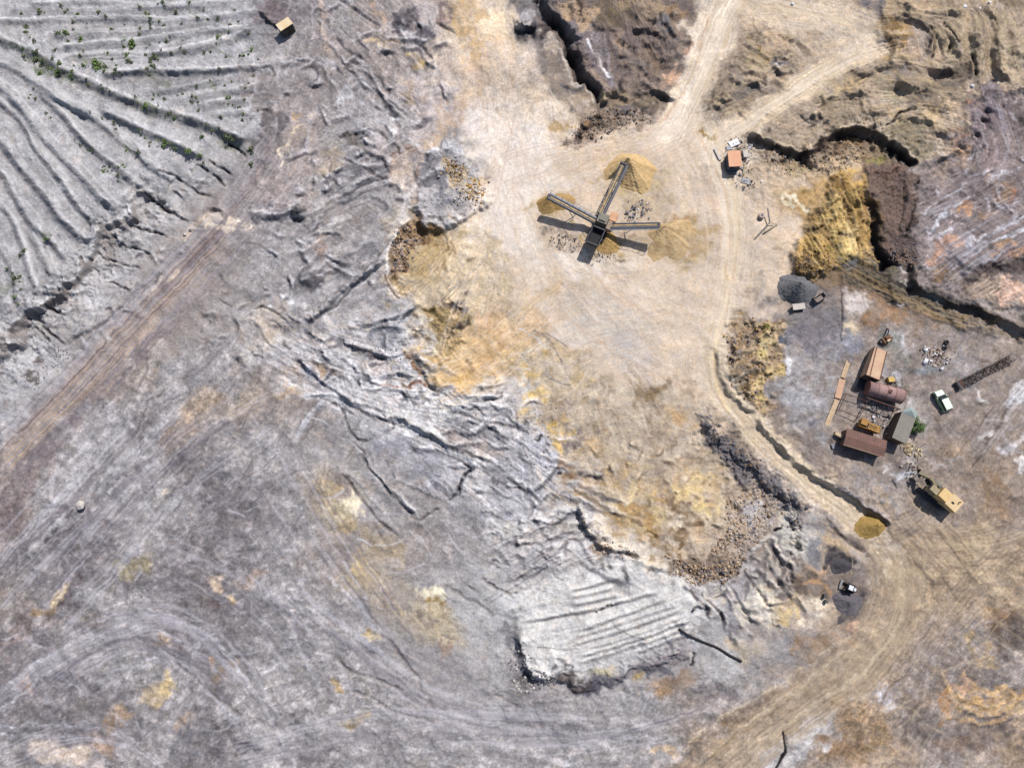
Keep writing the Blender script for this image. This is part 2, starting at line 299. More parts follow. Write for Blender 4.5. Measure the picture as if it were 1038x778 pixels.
for p,h in [([(345,0),(360,10),(372,20),(385,26)],-1),([(352,70),(362,80),(372,86),(380,92)],-1),([(337,66),(345,75)],-.7),([(380,75),(388,85),(395,95)],-.7),([(372,85),(395,100),(415,115)],.8),([(330,40),(350,60),(380,80)],.6),([(342,38),(352,50),(372,62)],-.6),([(415,15),(425,30),(422,50)],-1),([(395,115),(403,125),(406,140)],-.9),([(397,145),(405,152),(395,158)],-.9),
          ([(340,140),(360,136),(380,133),(392,140)],-1.2),([(360,148),(385,158),(400,168)],.9),([(350,160),(370,172),(395,185)],-.8),([(355,190),(380,178),(400,165)],.8),([(345,200),(370,188),(395,180)],-.6),([(318,82),(322,76),(314,66)],-.5),([(260,108),(268,112),(276,118)],-1.0),([(262,126),(272,130)],-.9),([(262,70),(272,68),(278,76)],-.8),([(442,22),(455,30),(462,34)],-1),([(418,42),(432,52),(440,60)],-1)]:
    if h < 0: crack(p, -h*1.1, 2.6, .6, (92,86,92))
    else: ridge(p, h, 3.5, sharp=.8); line(p, (186,182,184), 2.5, .4, 1.5, 2)
for u,v,r,e,a,c in [(425,30,14,.9,0,(104,98,106)),(432,45,14,.5,-20,(116,108,114)),(410,22,8,.6,40,(98,92,100)),(455,12,12,.6,30,(150,130,126)),(380,12,10,.5,30,(190,160,136)),(385,46,10,.4,10,(200,176,140)),(422,62,9,.4,30,(206,176,120)),(395,42,9,.35,-10,(150,128,92)),(383,170,12,.6,40,(124,118,126)),(353,186,14,.5,-30,(128,124,130)),(360,137,14,.25,-6,(112,102,98)),
                    (268,130,13,.6,0,(112,104,108)),(265,150,10,.6,0,(118,112,116)),(270,120,9,.6,0,(120,112,114)),(300,125,8,.6,0,(190,164,130)),(303,143,11,.5,-30,(208,188,160)),(290,155,9,.4,-30,(222,206,182)),(330,165,20,1.0,0,(174,158,142)),(300,180,26,.6,-45,(166,152,148)),(395,128,9,.8,0,(206,204,206)),(412,140,8,1,0,(202,198,196)),(405,165,14,.9,0,(170,142,124)),(415,172,6,.7,0,(120,100,84)),(420,180,20,1.,0,(206,186,170)),
                    (265,88,18,.5,0,(144,134,132)),(350,95,12,.8,0,(184,182,186)),(328,70,9,.5,0,(180,176,180)),(440,140,22,.5,-30,(210,180,150)),(455,115,20,.5,60,(200,172,150)),(470,90,24,.5,70,(220,196,170)),(450,70,20,.5,20,(196,176,160)),(420,90,16,.4,30,(186,166,146)),(490,70,26,.6,80,(216,186,156)),(480,20,26,.5,80,(212,178,130)),(505,40,18,.4,80,(222,186,138)),(500,20,20,.4,80,(230,206,174))]:
    blob(u,v,r,c,.65,e,a,nz=.5,warp=8)
# grey rock spur at the yellow plain, with the boulder pile on it
SP = [(428,160),(440,151),(458,148),(470,155),(480,175),(494,195),(498,205),(480,215),(462,226),(448,232),(437,228),(424,222),(420,210),(424,190)]
poly(SP, (178,176,180), .85, 3, 3, rg=.8); raise_poly(SP, 1.6, 6)
poly([(430,162),(440,160),(446,175),(452,192),(445,205),(434,190),(430,175)], (122,118,126), .8, 3); blob(434,162,5,(64,62,70),.8,.6)
poly([(447,185),(458,192),(474,202),(488,208),(470,216),(448,216),(440,200)], (140,138,144), .6, 3)
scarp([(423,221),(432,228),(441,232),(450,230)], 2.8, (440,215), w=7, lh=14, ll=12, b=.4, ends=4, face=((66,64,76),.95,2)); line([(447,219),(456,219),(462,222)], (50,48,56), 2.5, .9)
scarp([(450,230),(470,222),(490,210),(498,203)], 1.0, (470,210), w=4, lh=10, ll=8, b=.3, ends=4, rim=((214,212,214),.7))
poly([(450,163),(462,160),(468,168),(470,180),(462,187),(453,183)], (196,172,136), .85, 2, rg=1.2); poly([(470,182),(482,178),(490,190),(486,202),(474,200),(468,192)], (206,178,128), .85, 2, rg=1.2)
line([(440,151),(455,150),(468,154)], (216,214,218), 4, .8)
line([(425,172),(423,190),(420,205)], (180,146,124), 5, .5, 2, brk=.4)
line([(420,190),(405,220),(395,250),(378,275),(345,300),(315,322)], (204,202,204), 9, .6, 4, 4, brk=.25)
# ridge with the groove, running down-left from the spur
ridge([(392,262),(372,276),(352,290),(335,305),(318,322),(309,326)], 2.4, 8, 4, hi=(330,280), sharp=.6); line([(398,255),(375,275),(352,290),(332,306),(312,325)], (150,146,148), 9, .7, 3)
line([(368,281),(345,304),(325,318),(312,326)], (84,82,90), 3, .75); crack([(400,236),(385,258),(370,272)], .8, 2.2, .4)  # shaded side of the ridge painted as a dark line
blob(322,288,9,(72,70,80),.85,1.0,40); blob(310,285,11,(118,114,118),.8); cone(314,280,12,1.8); blob(350,268,14,(132,128,132),.6,.5,-20); blob(365,255,13,(128,124,128),.6,.5,-30); cone(350,262,16,1.5)
poly([(262,205),(282,209),(296,210),(300,216),(285,222),(262,228)], (152,148,152), .8, 3); scarp([(250,214),(265,217),(280,218),(290,213),(305,208)], 1.6, (275,205), w=8, lh=12, ll=10, face=((126,122,126),.9,1), rim=((204,202,204),.8), ends=5)
cone(303,213,9,2.6); blob(304,215,8,(96,92,94),.85,.8); blob(300,222,4,(92,88,92),.7)
for p,c,w in [([(315,215),(345,195),(372,180)],(186,182,182),4),([(318,225),(350,205),(385,192)],(130,124,126),2.5),([(320,235),(340,225),(352,218)],(190,186,186),5),([(300,247),(325,237),(345,230)],(186,182,184),3),([(300,255),(340,240),(380,222)],(132,126,130),2)]: line(p,c,w,.6,1.5,3,brk=.3)
for p,h in [([(318,225),(350,205),(385,192)],-.6),([(315,218),(345,198),(372,183)],.7),([(300,247),(330,236),(345,240),(335,252)],.7),([(300,240),(320,250)],-.5)]: ridge(p,h,3)
blob(322,250,7,(176,146,128),.6)
poly([(255,320),(270,312),(285,315),(300,328),(305,340),(285,350),(262,345)], (196,180,164), .5, 4)
for p,h in [([(258,316),(268,313),(280,318),(292,330),(300,335)],-.8),([(275,320),(285,332),(278,345)],.7),([(282,310),(300,324),(308,328)],.9),([(222,302),(236,310)],-.7),([(250,322),(262,330),(275,350)],.6),([(222,296),(236,294)],.5)]: ridge(p,h,3,sharp=.9)
line([(258,314),(268,312),(282,318),(294,330)], (90,84,84), 1.5, .7); blob(293,328,6,(120,118,124),.8,.6,30); blob(288,312,5,(222,220,222),.7)
line([(222,303),(236,310)], (96,88,90), 2, .7)
MIDP = [(235,330),(280,345),(330,330),(400,318),(440,345),(430,375),(500,392),(540,420),(575,480),(640,560),(600,585),(540,600),(500,560),(470,505),(400,440),(330,410),(290,390),(250,350)]
poly(MIDP, (190,187,190), .6, 12, 10, st=1.3, rg=.5)
flow([(270,350),(340,385),(420,420),(500,470),(560,520)], 30, 3); flow([(330,330),(400,350),(450,370)], 18, 2)
tracks([(270,345),(340,385),(420,425),(500,475),(570,530)], 60, 44, [(214,212,214),(206,204,208),(150,146,154),(128,124,132)], .5)
tracks([(300,330),(370,345),(430,350)], 40, 20, [(208,206,210),(140,138,148),(196,176,156)], .5)
tracks([(330,330),(400,395),(510,405)], 26, 16, [(214,212,214),(150,148,154)], .5)
# dark crests and pale tongues below it
for p,h,c in [([(343,342),(352,348),(362,353),(368,358)],1.4,(104,104,116)),([(330,350),(345,347)],.8,(124,124,132)),([(362,353),(380,358),(400,360),(422,355)],1.0,(126,120,126)),([(368,330),(380,325),(395,322),(412,315)],.9,(126,126,136)),([(410,318),(422,310),(428,306)],1.2,(92,92,102)),([(405,345),(415,342),(420,335)],1.1,(96,96,106)),([(375,355),(380,362),(395,366)],-.8,(96,84,88)),
              ([(300,362),(312,372),(325,383),(340,395),(355,405),(370,412)],1.3,(120,116,122)),([(310,330),(330,345),(345,360)],.6,(166,164,172)),([(375,338),(385,330),(395,332)],1.0,(110,108,118))]:
    ridge(p,h,4.5,3,hi=(p[0][0]+5,p[0][1]-8)); line([(a-1,b+3) for a,b in p],c,4.5,.75,2,3,brk=.2)
for u,v,r,e,a,c in [(350,380,26,.3,25,(196,194,198)),(420,420,26,.25,25,(204,202,204)),(470,395,26,.4,5,(206,204,204)),(500,420,18,.5,20,(196,194,198)),(410,365,24,.25,5,(190,188,194)),(330,385,16,.4,40,(182,182,190)),(400,385,20,.3,10,(186,184,192)),(445,345,12,.5,0,(192,190,196)),(400,340,22,.35,-10,(188,188,196)),(545,460,20,.6,40,(184,184,194)),(480,440,20,.3,30,(188,182,178)),(560,500,24,.4,40,(196,192,190)),(520,540,26,.5,-30,(188,184,182)),(470,520,20,.4,-20,(170,168,176)),(640,575,20,.35,10,(216,212,206)),(545,620,20,.6,0,(216,214,212))]: blob(u,v,r,c,.6,e,a,nz=.6,warp=8)
poly([(395,330),(415,325),(420,332),(415,345),(400,350),(388,345)], (172,174,182), .7, 3); blob(385,345,8,(120,122,134),.8,1,0)
for u,v,r,e,a,c in [(372,315,12,.6,-30,(176,168,168)),(345,330,20,.4,-25,(186,178,174)),(330,372,16,.3,30,(176,150,128)),(395,392,18,.25,5,(206,206,210)),(420,385,26,.35,5,(206,204,206)),(430,402,28,.4,10,(212,210,210)),(455,410,20,.4,10,(206,204,204)),(390,375,20,.3,10,(196,186,180)),(400,408,20,.3,30,(196,194,198)),(330,395,16,.5,-30,(164,162,168))]: blob(u,v,r,c,.7,e,a,nz=.3,warp=6)
for u,v,r,e,a,c in [(420,391,11,.2,0,(150,92,62)),(416,389,7,.25,-15,(118,80,58)),(395,393,14,.15,5,(178,132,108)),(430,388,4,.4,0,(190,130,70))]: blob(u,v,r,c,.8,e,a,nz=.3)
# berms and trenches centre
for p,h,w,c in [([(312,402),(330,398),(345,402),(362,412),(385,422),(398,424)],.9,4,(196,194,198)),([(395,417),(412,427),(435,440),(460,452),(485,467)],1.4,5,(212,209,204)),([(440,408),(470,410),(512,412)],1.0,4,(210,208,208)),([(460,400),(490,400),(512,403)],1.0,3.5,(212,210,210)),([(472,422),(495,432),(515,446)],1.2,3.5,(206,204,206)),([(440,432),(465,447),(482,460),(498,468)],1.1,4,(208,204,198)),
                ([(300,440),(318,418),(330,400)],.8,4,(190,188,194)),([(368,462),(386,484),(406,506),(424,525)],.8,3,(190,188,188)),([(350,476),(372,500),(392,520)],.5,2.5,(176,172,172)),([(430,488),(445,505)],.4,2,(176,170,168)),([(440,484),(462,502)],.4,2,(178,174,172)),([(395,482),(425,494),(455,508)],.5,3,(184,182,186))]:
    ridge(p,h,w+1.5,w,sharp=.6); line(p,c,w*1.3,.8,1.5,2)
for p,h in [([(346,413),(352,430),(360,444),(370,446),(378,443)],1.2),([(365,460),(385,486),(404,509),(421,527),(430,524),(445,516)],1.2),([(347,480),(367,506),(385,527),(402,541)],1.0),([(395,424),(400,432),(388,440),(382,443)],1.0),([(462,398),(490,397),(508,399)],1.0),([(475,406),(495,405),(508,402)],.9),([(455,416),(475,420),(495,433),(515,446)],1.0),([(350,408),(372,418),(395,428)],.8),([(372,412),(385,416),(392,422)],.9),([(440,430),(465,448),(480,462)],.7),([(362,452),(370,460)],1.0),([(428,478),(445,495),(455,503)],.6),([(446,486),(462,500)],.6),([(480,462),(500,470)],.6)]:
    crack(p,h,2.6,.55,(88,84,88))
crack([(482,475),(473,480),(468,488),(464,498),(456,506)], 1.6, 3, .9, (52,50,60))
poly([(455,420),(475,424),(500,438),(512,450),(495,455),(470,440),(452,428)], (118,116,124), .6, 3); poly([(440,424),(455,428),(480,445),(505,462),(490,462),(465,448),(445,435)], (176,160,152), .7, 3, st=1.2)
poly([(372,432),(395,430),(430,450),(470,475),(460,500),(440,490),(400,470),(372,450)], (156,156,166), .6, 6, 5); poly([(345,412),(352,410),(395,425),(392,436),(362,444),(352,430)], (152,148,150), .5, 3)
poly([(395,478),(430,486),(452,508),(424,524),(400,500),(380,478)], (152,144,142), .5, 5)
for u,v,r,e in [(425,403,10,.3),(460,418,10,.4),(500,420,7,.4)]: blob(u,v,r,(140,140,148),.6,e,10,nz=.5)
poly([(485,470),(520,468),(545,480),(560,500),(540,520),(510,515),(490,495)], (164,164,174), .6, 6, 6); blob(495,480,10,(118,114,116),.6,.6); blob(505,487,5,(80,78,82),.6,.6); poly([(530,430),(560,440),(570,465),(565,485),(545,480),(525,455)], (184,184,192), .7, 4, 5)
line([(543,473),(550,485),(558,497),(570,505),(582,515),(600,530)], (220,208,192), 4, .7, 1.5); line([(515,405),(517,425),(520,445)], (140,136,138), 2.5, .6, 1.5, 2, brk=.4)
for u,v in [(547,448),(530,427),(560,478),(536,430)]: blob(u,v,3.5,(70,64,66),.7,.6,20)
# ---- 5. pale terraces bottom centre --------------------------------------------------------------------
TERR = [(525,620),(545,600),(570,590),(600,580),(632,565),(660,570),(690,590),(712,608),(725,622),(700,640),(670,652),(630,662),(590,676),(560,684),(535,670),(522,650)]
poly(TERR, (206,203,200), .85, 5, 5, st=.5, rg=.3); raise_poly(TERR, 1.5, 10)
ter = [([(572,600),(600,592),(624,586)],.7),([(573,606),(600,600),(628,594)],.5),([(575,614),(605,607),(632,601)],.6),([(525,629),(560,624),(600,617),(640,606),(672,598)],.8),([(580,640),(610,630),(650,616),(680,604)],.5),([(575,647),(610,637),(650,624),(688,611)],.35),([(578,653),(620,641),(660,628),(694,616)],.5),([(590,658),(630,647),(670,633),(700,622)],.4),([(585,665),(625,654),(665,640),(706,626)],.6),([(580,672),(620,661),(660,648),(700,636)],.4),([(640,662),(680,648),(708,640)],.5)]
for p,h in ter:
    n=len(p)//2; scarp(p,h*1.2,(p[n][0],p[n][1]-6),w=4,lh=4,ll=4,b=.4,ends=14,rim=((220,218,214),.6),face=((160,154,152),.6,1),warp=.6,var=.15)
flow([(530,660),(600,640),(700,610)],30,3)
for k in range(8): line([(560+k*3,640+k*4),(620,628+k*4),(690+k,604+k*4)], (176,172,170), 1, .5, .8, 1)
poly([(620,583),(628,582),(640,592),(642,600),(632,600),(625,594)], (160,158,160), .8, 2, 2)
for u,v in [(604,620),(617,615),(623,614),(611,618)]: blob(u,v,2.5,(80,76,76),.8,.7); cone(u,v-1,2.5,.8)
EDG = [(522,640),(528,655),(540,675),(560,688),(585,690),(615,686),(645,676),(672,664),(700,652)]
scarp(EDG, 2.0, (600,640), w=10, lh=14, ll=16, b=.4, warp=5, face=((132,126,132),.7,4), var=.4)
for u,v,r,e,a,c in [(525,655,6,1.4,-20,(48,46,54)),(531,684,5,1,0,(46,44,50)),(539,681,4,1,0,(60,58,64)),(568,672,8,.5,20,(96,92,96)),(532,695,16,.8,0,(126,122,124)),(600,692,22,.35,-10,(108,104,116)),(670,680,10,.5,-10,(110,108,118)),(510,645,10,1,0,(140,138,142)),(655,672,20,.2,-20,(112,104,118)),(575,690,14,.5,0,(110,100,96))]: blob(u,v,r,c,.8,e,a,nz=.4)
crack([(672,665),(685,663),(695,658),(702,662)],.5,1.6,.5,(120,80,100))
poly([(470,560),(500,545),(530,560),(550,590),(525,600),(500,590)], (164,158,156), .4, 8)
for p,h,w,c in [([(480,545),(510,535),(560,520),(575,515)],.5,3,(196,192,190)),([(510,600),(540,575),(575,548)],.7,4,(196,190,184)),([(500,575),(535,555),(580,530)],.5,3,(190,184,182)),([(530,600),(560,575),(590,555)],.4,3,(186,178,172)),([(600,545),(620,560),(650,568),(690,580)],1.0,5,(216,210,202)),([(560,560),(600,575),(630,565)],.4,4,(204,200,198))]: ridge(p,h,w+1,sharp=.4); line(p,c,w*1.3,.6,2,3,brk=.2)
flow([(490,600),(530,570),(590,530)],25,2)
for p in [[(520,470),(540,480),(560,500),(590,520)],[(560,560),(590,550),(610,545)]]: flow(p,20)
# ---- 6. pale plain and roads -----------------------------------------------------------------------------
PLAIN = [(480,190),(500,170),(525,160),(560,160),(590,150),(630,140),(665,120),(690,118),(715,140),(735,180),(762,205),(790,215),(800,240),(795,262),(785,285),(780,310),(755,310),(735,330),(726,365),(735,400),(745,425),(700,410),(660,400),(620,410),(580,400),(560,370),(545,340),(520,300),(495,260),(490,225)]
poly(PLAIN, (214,192,168), .8, 12, 8, st=.85, rg=.12)
poly([(470,120),(520,100),(560,110),(575,130),(560,170),(530,230),(545,280),(500,250),(480,210),(485,160)], (234,221,208), .8, 18, 10, st=.8, rg=.1)
poly([(500,60),(530,50),(560,70),(570,100),(555,120),(510,115),(490,90)], (212,190,164), .5, 12, 10)
blob(615,330,44,(206,196,184),.6,.6,20,nz=.3); blob(640,355,26,(196,186,178),.5,.7,10,nz=.4); blob(560,330,22,(210,196,184),.5,.8); blob(590,270,30,(226,212,196),.5,.4,20)
flow([(500,160),(520,220),(560,290),(640,310),(730,290)],40,1.5); flow([(560,190),(540,230),(580,270),(660,280),(720,240)],25,1); flow([(600,150),(660,160),(700,190),(705,230)],20,1); flow([(545,300),(520,350),(480,390)],30,1.5)
line([(560,180),(540,200),(532,225),(545,250),(580,268),(640,272)], (232,222,206), 12, .4, 6, 5)
for u,v,r,e,a,c in [(640,176,31,.75,10,(208,184,142)),(681,241,30,.75,-10,(196,170,130)),(700,232,20,.5,-20,(190,160,116)),(660,215,26,.5,0,(204,180,150)),(558,205,22,.5,-10,(196,168,118)),(614,246,16,.9,0,(196,168,120)),(575,240,22,.3,15,(150,136,122)),(600,258,22,.3,5,(150,134,118)),(640,212,18,.5,0,(190,168,142)),(638,238,16,.4,0,(176,154,128)),(605,182,9,.4,-10,(190,160,108)),(682,222,14,.3,-20,(188,152,108)),(690,252,12,.5,20,(180,152,106))]: blob(u,v,r,c,.6,e,a,nz=.6,warp=8)
# ---- 7. ochre cut west of the plain ------------------------------------------------------------------------
OC = [(402,225),(420,220),(445,232),(470,235),(500,240),(520,260),(510,290),(500,310),(480,330),(470,350),(450,365),(430,375),(412,385),(425,350),(430,320),(420,305),(402,300),(394,280),(396,250)]
poly(OC, (212,190,154), .7, 10, 8, st=1.2, rg=.35); poly([(410,232),(440,236),(462,245),(452,265),(430,282),(412,292),(402,285)], (184,154,100), .65, 10, 8, st=1.2)
poly([(398,240),(412,222),(430,220),(432,245),(418,255),(416,275),(400,280),(392,268)], (150,118,84), .75, 3, 4, rg=1.6)
poly([(422,220),(432,222),(445,235),(440,245),(425,242)], (132,96,50), .7, 3); blob(404,270,7,(96,80,76),.7,.5); blob(408,245,8,(180,160,144),.6,.8); blob(405,258,8,(186,164,150),.6,.7)
scarp([(416,221),(400,240),(394,258),(393,278),(397,292),(404,303)], 1.9, (385,260), w=6, lh=10, ll=16, b=.5, rim=((224,216,206),.8), ends=5)
line([(390,278),(396,292),(404,303)], (120,84,56), 2.2, .8); flow([(420,290),(450,260),(490,245)],22,2)
poly([(435,318),(450,310),(470,312),(476,325),(468,345),(455,358),(440,350),(432,335)], (164,136,82), .8, 4, 5, rg=1.3); blob(463,307,12,(126,112,108),.85,.7); cone(463,305,12,1.5); blob(438,318,8,(110,92,48),.8,.6,30); blob(465,333,11,(92,76,64),.7,.4,10); blob(420,340,10,(208,198,184),.7,.8); blob(410,345,9,(200,196,196),.6)
poly([(425,365),(450,362),(475,345),(490,330),(505,345),(495,365),(470,380),(440,392),(425,385)], (216,176,110), .75, 7, 7); poly([(440,385),(480,372),(510,375),(505,390),(470,393),(445,396)], (222,178,104), .7, 4, 6)
poly([(470,350),(510,310),(545,300),(560,340),(540,370),(500,385),(470,380)], (214,178,132), .6, 12, 10); blob(500,330,18,(214,164,112),.4,.5,60,nz=.5); blob(418,370,7,(150,110,70),.7,.4,60); blob(520,355,16,(222,190,140),.5,.6,nz=.4)
poly([(470,395),(500,380),(540,385),(545,410),(520,400),(480,398)], (206,204,204), .6, 5, 6)
# mottled brown ground south of the plain
BR = [(540,340),(600,380),(660,390),(700,405),(720,440),(745,480),(750,520),(735,560),(700,570),(660,560),(630,545),(600,520),(585,500),(565,460),(545,420)]
poly(BR, (200,184,162), .65, 14, 10, st=.8, rg=.25)
for i in range(70):
    t = rng.random(2); u0 = 560+t[0]*170; v0 = 380+t[1]*170
    if (v0-380) < (560-u0)*1.6: continue
    blob(u0,v0,4+rng.random()*12,[(206,190,168),(160,134,100),(150,128,110),(200,160,104),(172,146,104)][i%5],.32,.3+rng.random()*.4,70+rng.random()*60,nz=.6,warp=6)
for p in [[(606,385),(610,420),(608,460)],[(655,385),(658,410)],[(648,392),(640,415)],[(560,390),(570,420),(575,460)]]: line(p,(150,126,98),4,.4,3,4,brk=.4)
for u,v,r,e,a,c in [(568,440,9,1.2,0,(214,178,108)),(545,405,10,1,0,(214,184,124)),(575,470,10,1.4,0,(160,126,90)),(606,505,22,.3,15,(186,152,100)),(640,518,22,.4,15,(182,148,96)),(655,537,22,.6,20,(172,138,88)),(705,505,20,.8,50,(214,186,128)),(712,512,12,.8,50,(220,196,138)),(670,500,18,.3,35,(196,162,110)),(692,520,24,.2,58,(140,114,88)),(650,502,14,.4,0,(206,182,136)),(625,508,10,.6,0,(208,190,158)),(668,522,10,.5,40,(204,180,134)),(640,535,8,.6,0,(200,176,130)),(620,480,20,.5,0,(196,166,120)),(540,380,16,.6,0,(206,176,120)),(595,512,8,.4,10,(110,92,60)),
                    (580,385,14,.5,0,(200,176,136)),(690,545,12,.5,0,(140,112,80)),(590,440,12,.6,0,(150,134,126)),(655,400,14,.7,0,(160,134,104)),(600,480,14,.5,0,(158,136,112)),(545,440,10,.6,0,(206,196,186)),(660,540,8,.3,30,(110,84,40)),(645,545,10,.3,30,(206,160,90)),(700,400,18,.4,30,(186,166,142)),(560,350,20,.6,0,(204,178,142)),(585,360,14,.5,50,(186,164,138))]: blob(u,v,r,c,.75,e,a,nz=.35,warp=7)
poly([(600,520),(625,530),(650,548),(680,560),(670,580),(640,566),(610,545),(595,530)], (218,204,184), .8, 4, 5)
scarp([(583,512),(592,525),(600,540),(618,553),(640,558),(652,566)], 2.2, (612,530), w=6, lh=10, ll=12, b=.5, face=((104,88,80),.8,1), ends=8, rim=((222,210,192),.7)); blob(612,553,14,(160,134,110),.7,.35,25)
# rubble field
RUB = [(735,498),(760,492),(778,498),(788,520),(782,545),(765,565),(745,580),(720,582),(700,578),(680,566),(700,555),(730,548),(735,525)]
poly(RUB, (182,160,138), .6, 6, 6, rg=1.1); poly([(680,562),(700,566),(730,568),(750,560),(748,580),(720,586),(690,584)], (120,100,80), .6, 4, 5, rg=1.6); blob(763,536,6,(112,106,120),.8,1.1); blob(753,517,7,(80,72,74),.7,.6,30); blob(766,525,9,(180,178,184),.6)
# dark slope between the road and the basin
DK = [(704,421),(714,429),(730,441),(748,455),(762,468),(772,482),(788,493),(808,508),(816,526),(814,546),(806,536),(793,520),(778,503),(766,490),(752,487),(740,475),(727,458),(714,440)]
poly(DK, (128,122,126), .85, 3, 4, rg=1.1); scarp([(706,420),(730,438),(754,458),(771,477),(792,493),(812,509),(820,526)], 2.3, (790,470), w=15, lh=20, ll=20, b=.55, ends=12, warp=4, var=.45)
line([(704,420),(718,444),(740,475),(752,490)], (70,62,66), 2.5, .5, 1.5, 3, brk=.5)
line([(770,465),(790,485),(812,500),(826,515),(835,528)], (206,190,172), 5, .6, 2, 3)
# pale gullied lobe
LB = [(786,520),(800,518),(812,528),(816,545),(812,562),(800,560),(790,550),(784,535)]
poly(LB, (196,190,178), .8, 3, 3, rg=.8)
for k,(u,v) in enumerate([(800,528),(806,535),(806,545),(806,552),(800,560),(787,538)]): blob(u,v,4.5,(64,62,64),.8,.5,10); cone(u,v,4.5,-1.4,.6,10); cone(u-1,v-4,5,1.0,.5,5)
# ground right of the terraces
for p,h,w,c in [([(760,560),(778,545),(790,560),(800,575)],1.2,4,(204,196,188)),([(775,550),(785,575),(800,600),(812,612)],1.0,4,(200,188,170)),([(782,570),(792,590),(806,610)],.7,3,(190,180,170)),([(720,590),(735,600),(745,618),(760,640)],.8,4,(196,186,178)),([(690,585),(712,600),(722,620)],.7,4,(204,198,190)),([(735,585),(750,605),(765,625)],.6,3,(196,184,170))]: ridge(p,h,w+1,w); line(p,c,w,.7,1.5,3)
for p,h in [([(757,583),(768,600),(782,620),(790,640)],1.2),([(712,602),(725,618),(735,632)],1.0),([(700,598),(720,622)],.8),([(740,595),(755,618),(765,635)],1.0),([(838,530),(850,538),(862,550),(875,558),(886,572)],1.0),([(790,588),(800,600),(810,612)],.9)]: crack(p,h,3,.6,(84,70,72))
for u,v,r,e,a,c in [(812,590,16,1.4,-15,(116,100,88)),(800,600,8,1.6,-30,(96,84,76)),(806,578,6,.5,40,(60,56,66)),(803,586,7,.3,20,(48,42,48)),(790,615,18,.8,0,(196,172,134)),(795,625,12,.5,-10,(200,176,130)),(820,618,8,.8,0,(222,208,184)),(830,570,14,.6,20,(196,160,128)),(838,600,12,.9,0,(144,130,120)),(850,572,12,.6,0,(78,74,80)),(858,610,15,.7,40,(92,86,90)),(848,605,8,.7,0,(130,132,136)),(850,550,16,.7,0,(190,164,130)),(825,555,10,1,0,(136,134,138)),(868,560,12,.6,40,(180,166,156)),(870,580,14,.7,0,(150,138,130)),
                    (770,615,14,1.3,20,(206,196,178)),(745,600,12,.7,60,(170,164,168)),(725,606,10,.6,60,(206,196,180)),(770,640,14,.6,0,(160,150,144)),(830,650,18,.5,-20,(166,140,116)),(860,640,10,.7,0,(178,140,112)),(865,634,5,.8,0,(212,170,140)),(758,572,14,.6,0,(176,168,166)),(745,632,12,.4,30,(140,132,138)),(825,590,7,.6,0,(190,150,110)),(702,617,4,.8,30,(50,46,50)),(760,660,20,.6,20,(182,168,150)),(705,663,6,.8,0,(70,64,64))]: blob(u,v,r,c,.75,e,a,nz=.3,warp=6)
cone(703,661,5,-1.2); blob(703,662,3.2,(60,54,54),.9); blob(700,658,4,(196,190,184),.7,.6)
# ---- 8. top pit ------------------------------------------------------------------------------------------------
PIT = [(545,0),(560,-60),(700,-60),(705,0),(700,30),(692,60),(682,90),(672,112),(650,122),(620,120),(605,108),(598,90),(585,65),(572,40),(555,20)]
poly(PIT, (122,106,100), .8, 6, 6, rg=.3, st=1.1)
for p in [[(540,0),(552,20),(572,35),(580,60),(590,82),(604,95),(607,104)]]:
    ridge(p, -3.0, 10, 5, hi=(620,40), warp=3, ends=4, sharp=.5); line(p, (70,62,64), 8, .6, 4, 3)  # shadow lying in the trench painted in as a dark band
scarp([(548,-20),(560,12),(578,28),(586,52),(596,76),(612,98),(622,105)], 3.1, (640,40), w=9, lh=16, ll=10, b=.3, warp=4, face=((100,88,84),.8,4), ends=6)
scarp([(520,20),(540,30),(556,32),(566,44),(576,62),(582,82),(596,92),(602,106)], 1.4, (540,70), w=3, lh=9, ll=5, b=.2, rim=((206,196,180),.8), ends=5)
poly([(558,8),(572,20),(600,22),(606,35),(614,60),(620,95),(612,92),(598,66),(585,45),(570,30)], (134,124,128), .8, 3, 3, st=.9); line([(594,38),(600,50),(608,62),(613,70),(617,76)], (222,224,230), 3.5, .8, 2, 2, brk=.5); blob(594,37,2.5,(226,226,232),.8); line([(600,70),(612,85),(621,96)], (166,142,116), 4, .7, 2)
line([(612,30),(616,55),(620,85)], (150,150,160), 3, .5, 2, 2)
poly([(562,0),(585,0),(610,10),(604,22),(585,16),(570,14)], (186,156,120), .7, 3); blob(588,5,4,(90,72,66),.8,2,0)
blob(628,20,16,(104,90,76),.7,.9,30,nz=.4); blob(622,10,10,(130,112,84),.5); poly([(622,0),(665,0),(680,20),(655,30),(635,15)], (166,142,112), .7, 4); 
for p in [[(640,8),(655,20),(672,28)],[(650,8),(668,22)],[(636,14),(652,30)],[(612,30),(628,42),(640,50),(650,55)],[(626,54),(632,60),(640,56)],[(626,66),(634,70),(642,64)],[(640,34),(655,33),(668,34)],[(645,48),(660,50),(672,48)],[(648,62),(660,72),(668,80)],[(655,52),(668,62),(680,70)],[(668,12),(676,30),(688,42)],[(640,70),(655,76),(670,88)],[(645,85),(660,92),(675,98)],[(660,30),(675,45),(685,50)],[(640,95),(660,96),(680,102)],[(610,100),(625,100),(640,108)],[(670,60),(680,62),(690,58)]]:
    ridge(p, -.55, 5, sharp=.3); line(p, (88,76,70), 2.4, .5, 1.6, 2, brk=.4); ridge([(a+3,b-4) for a,b in p], .9, 7, sharp=.3)  # soft shade of the grooves painted as dark lines
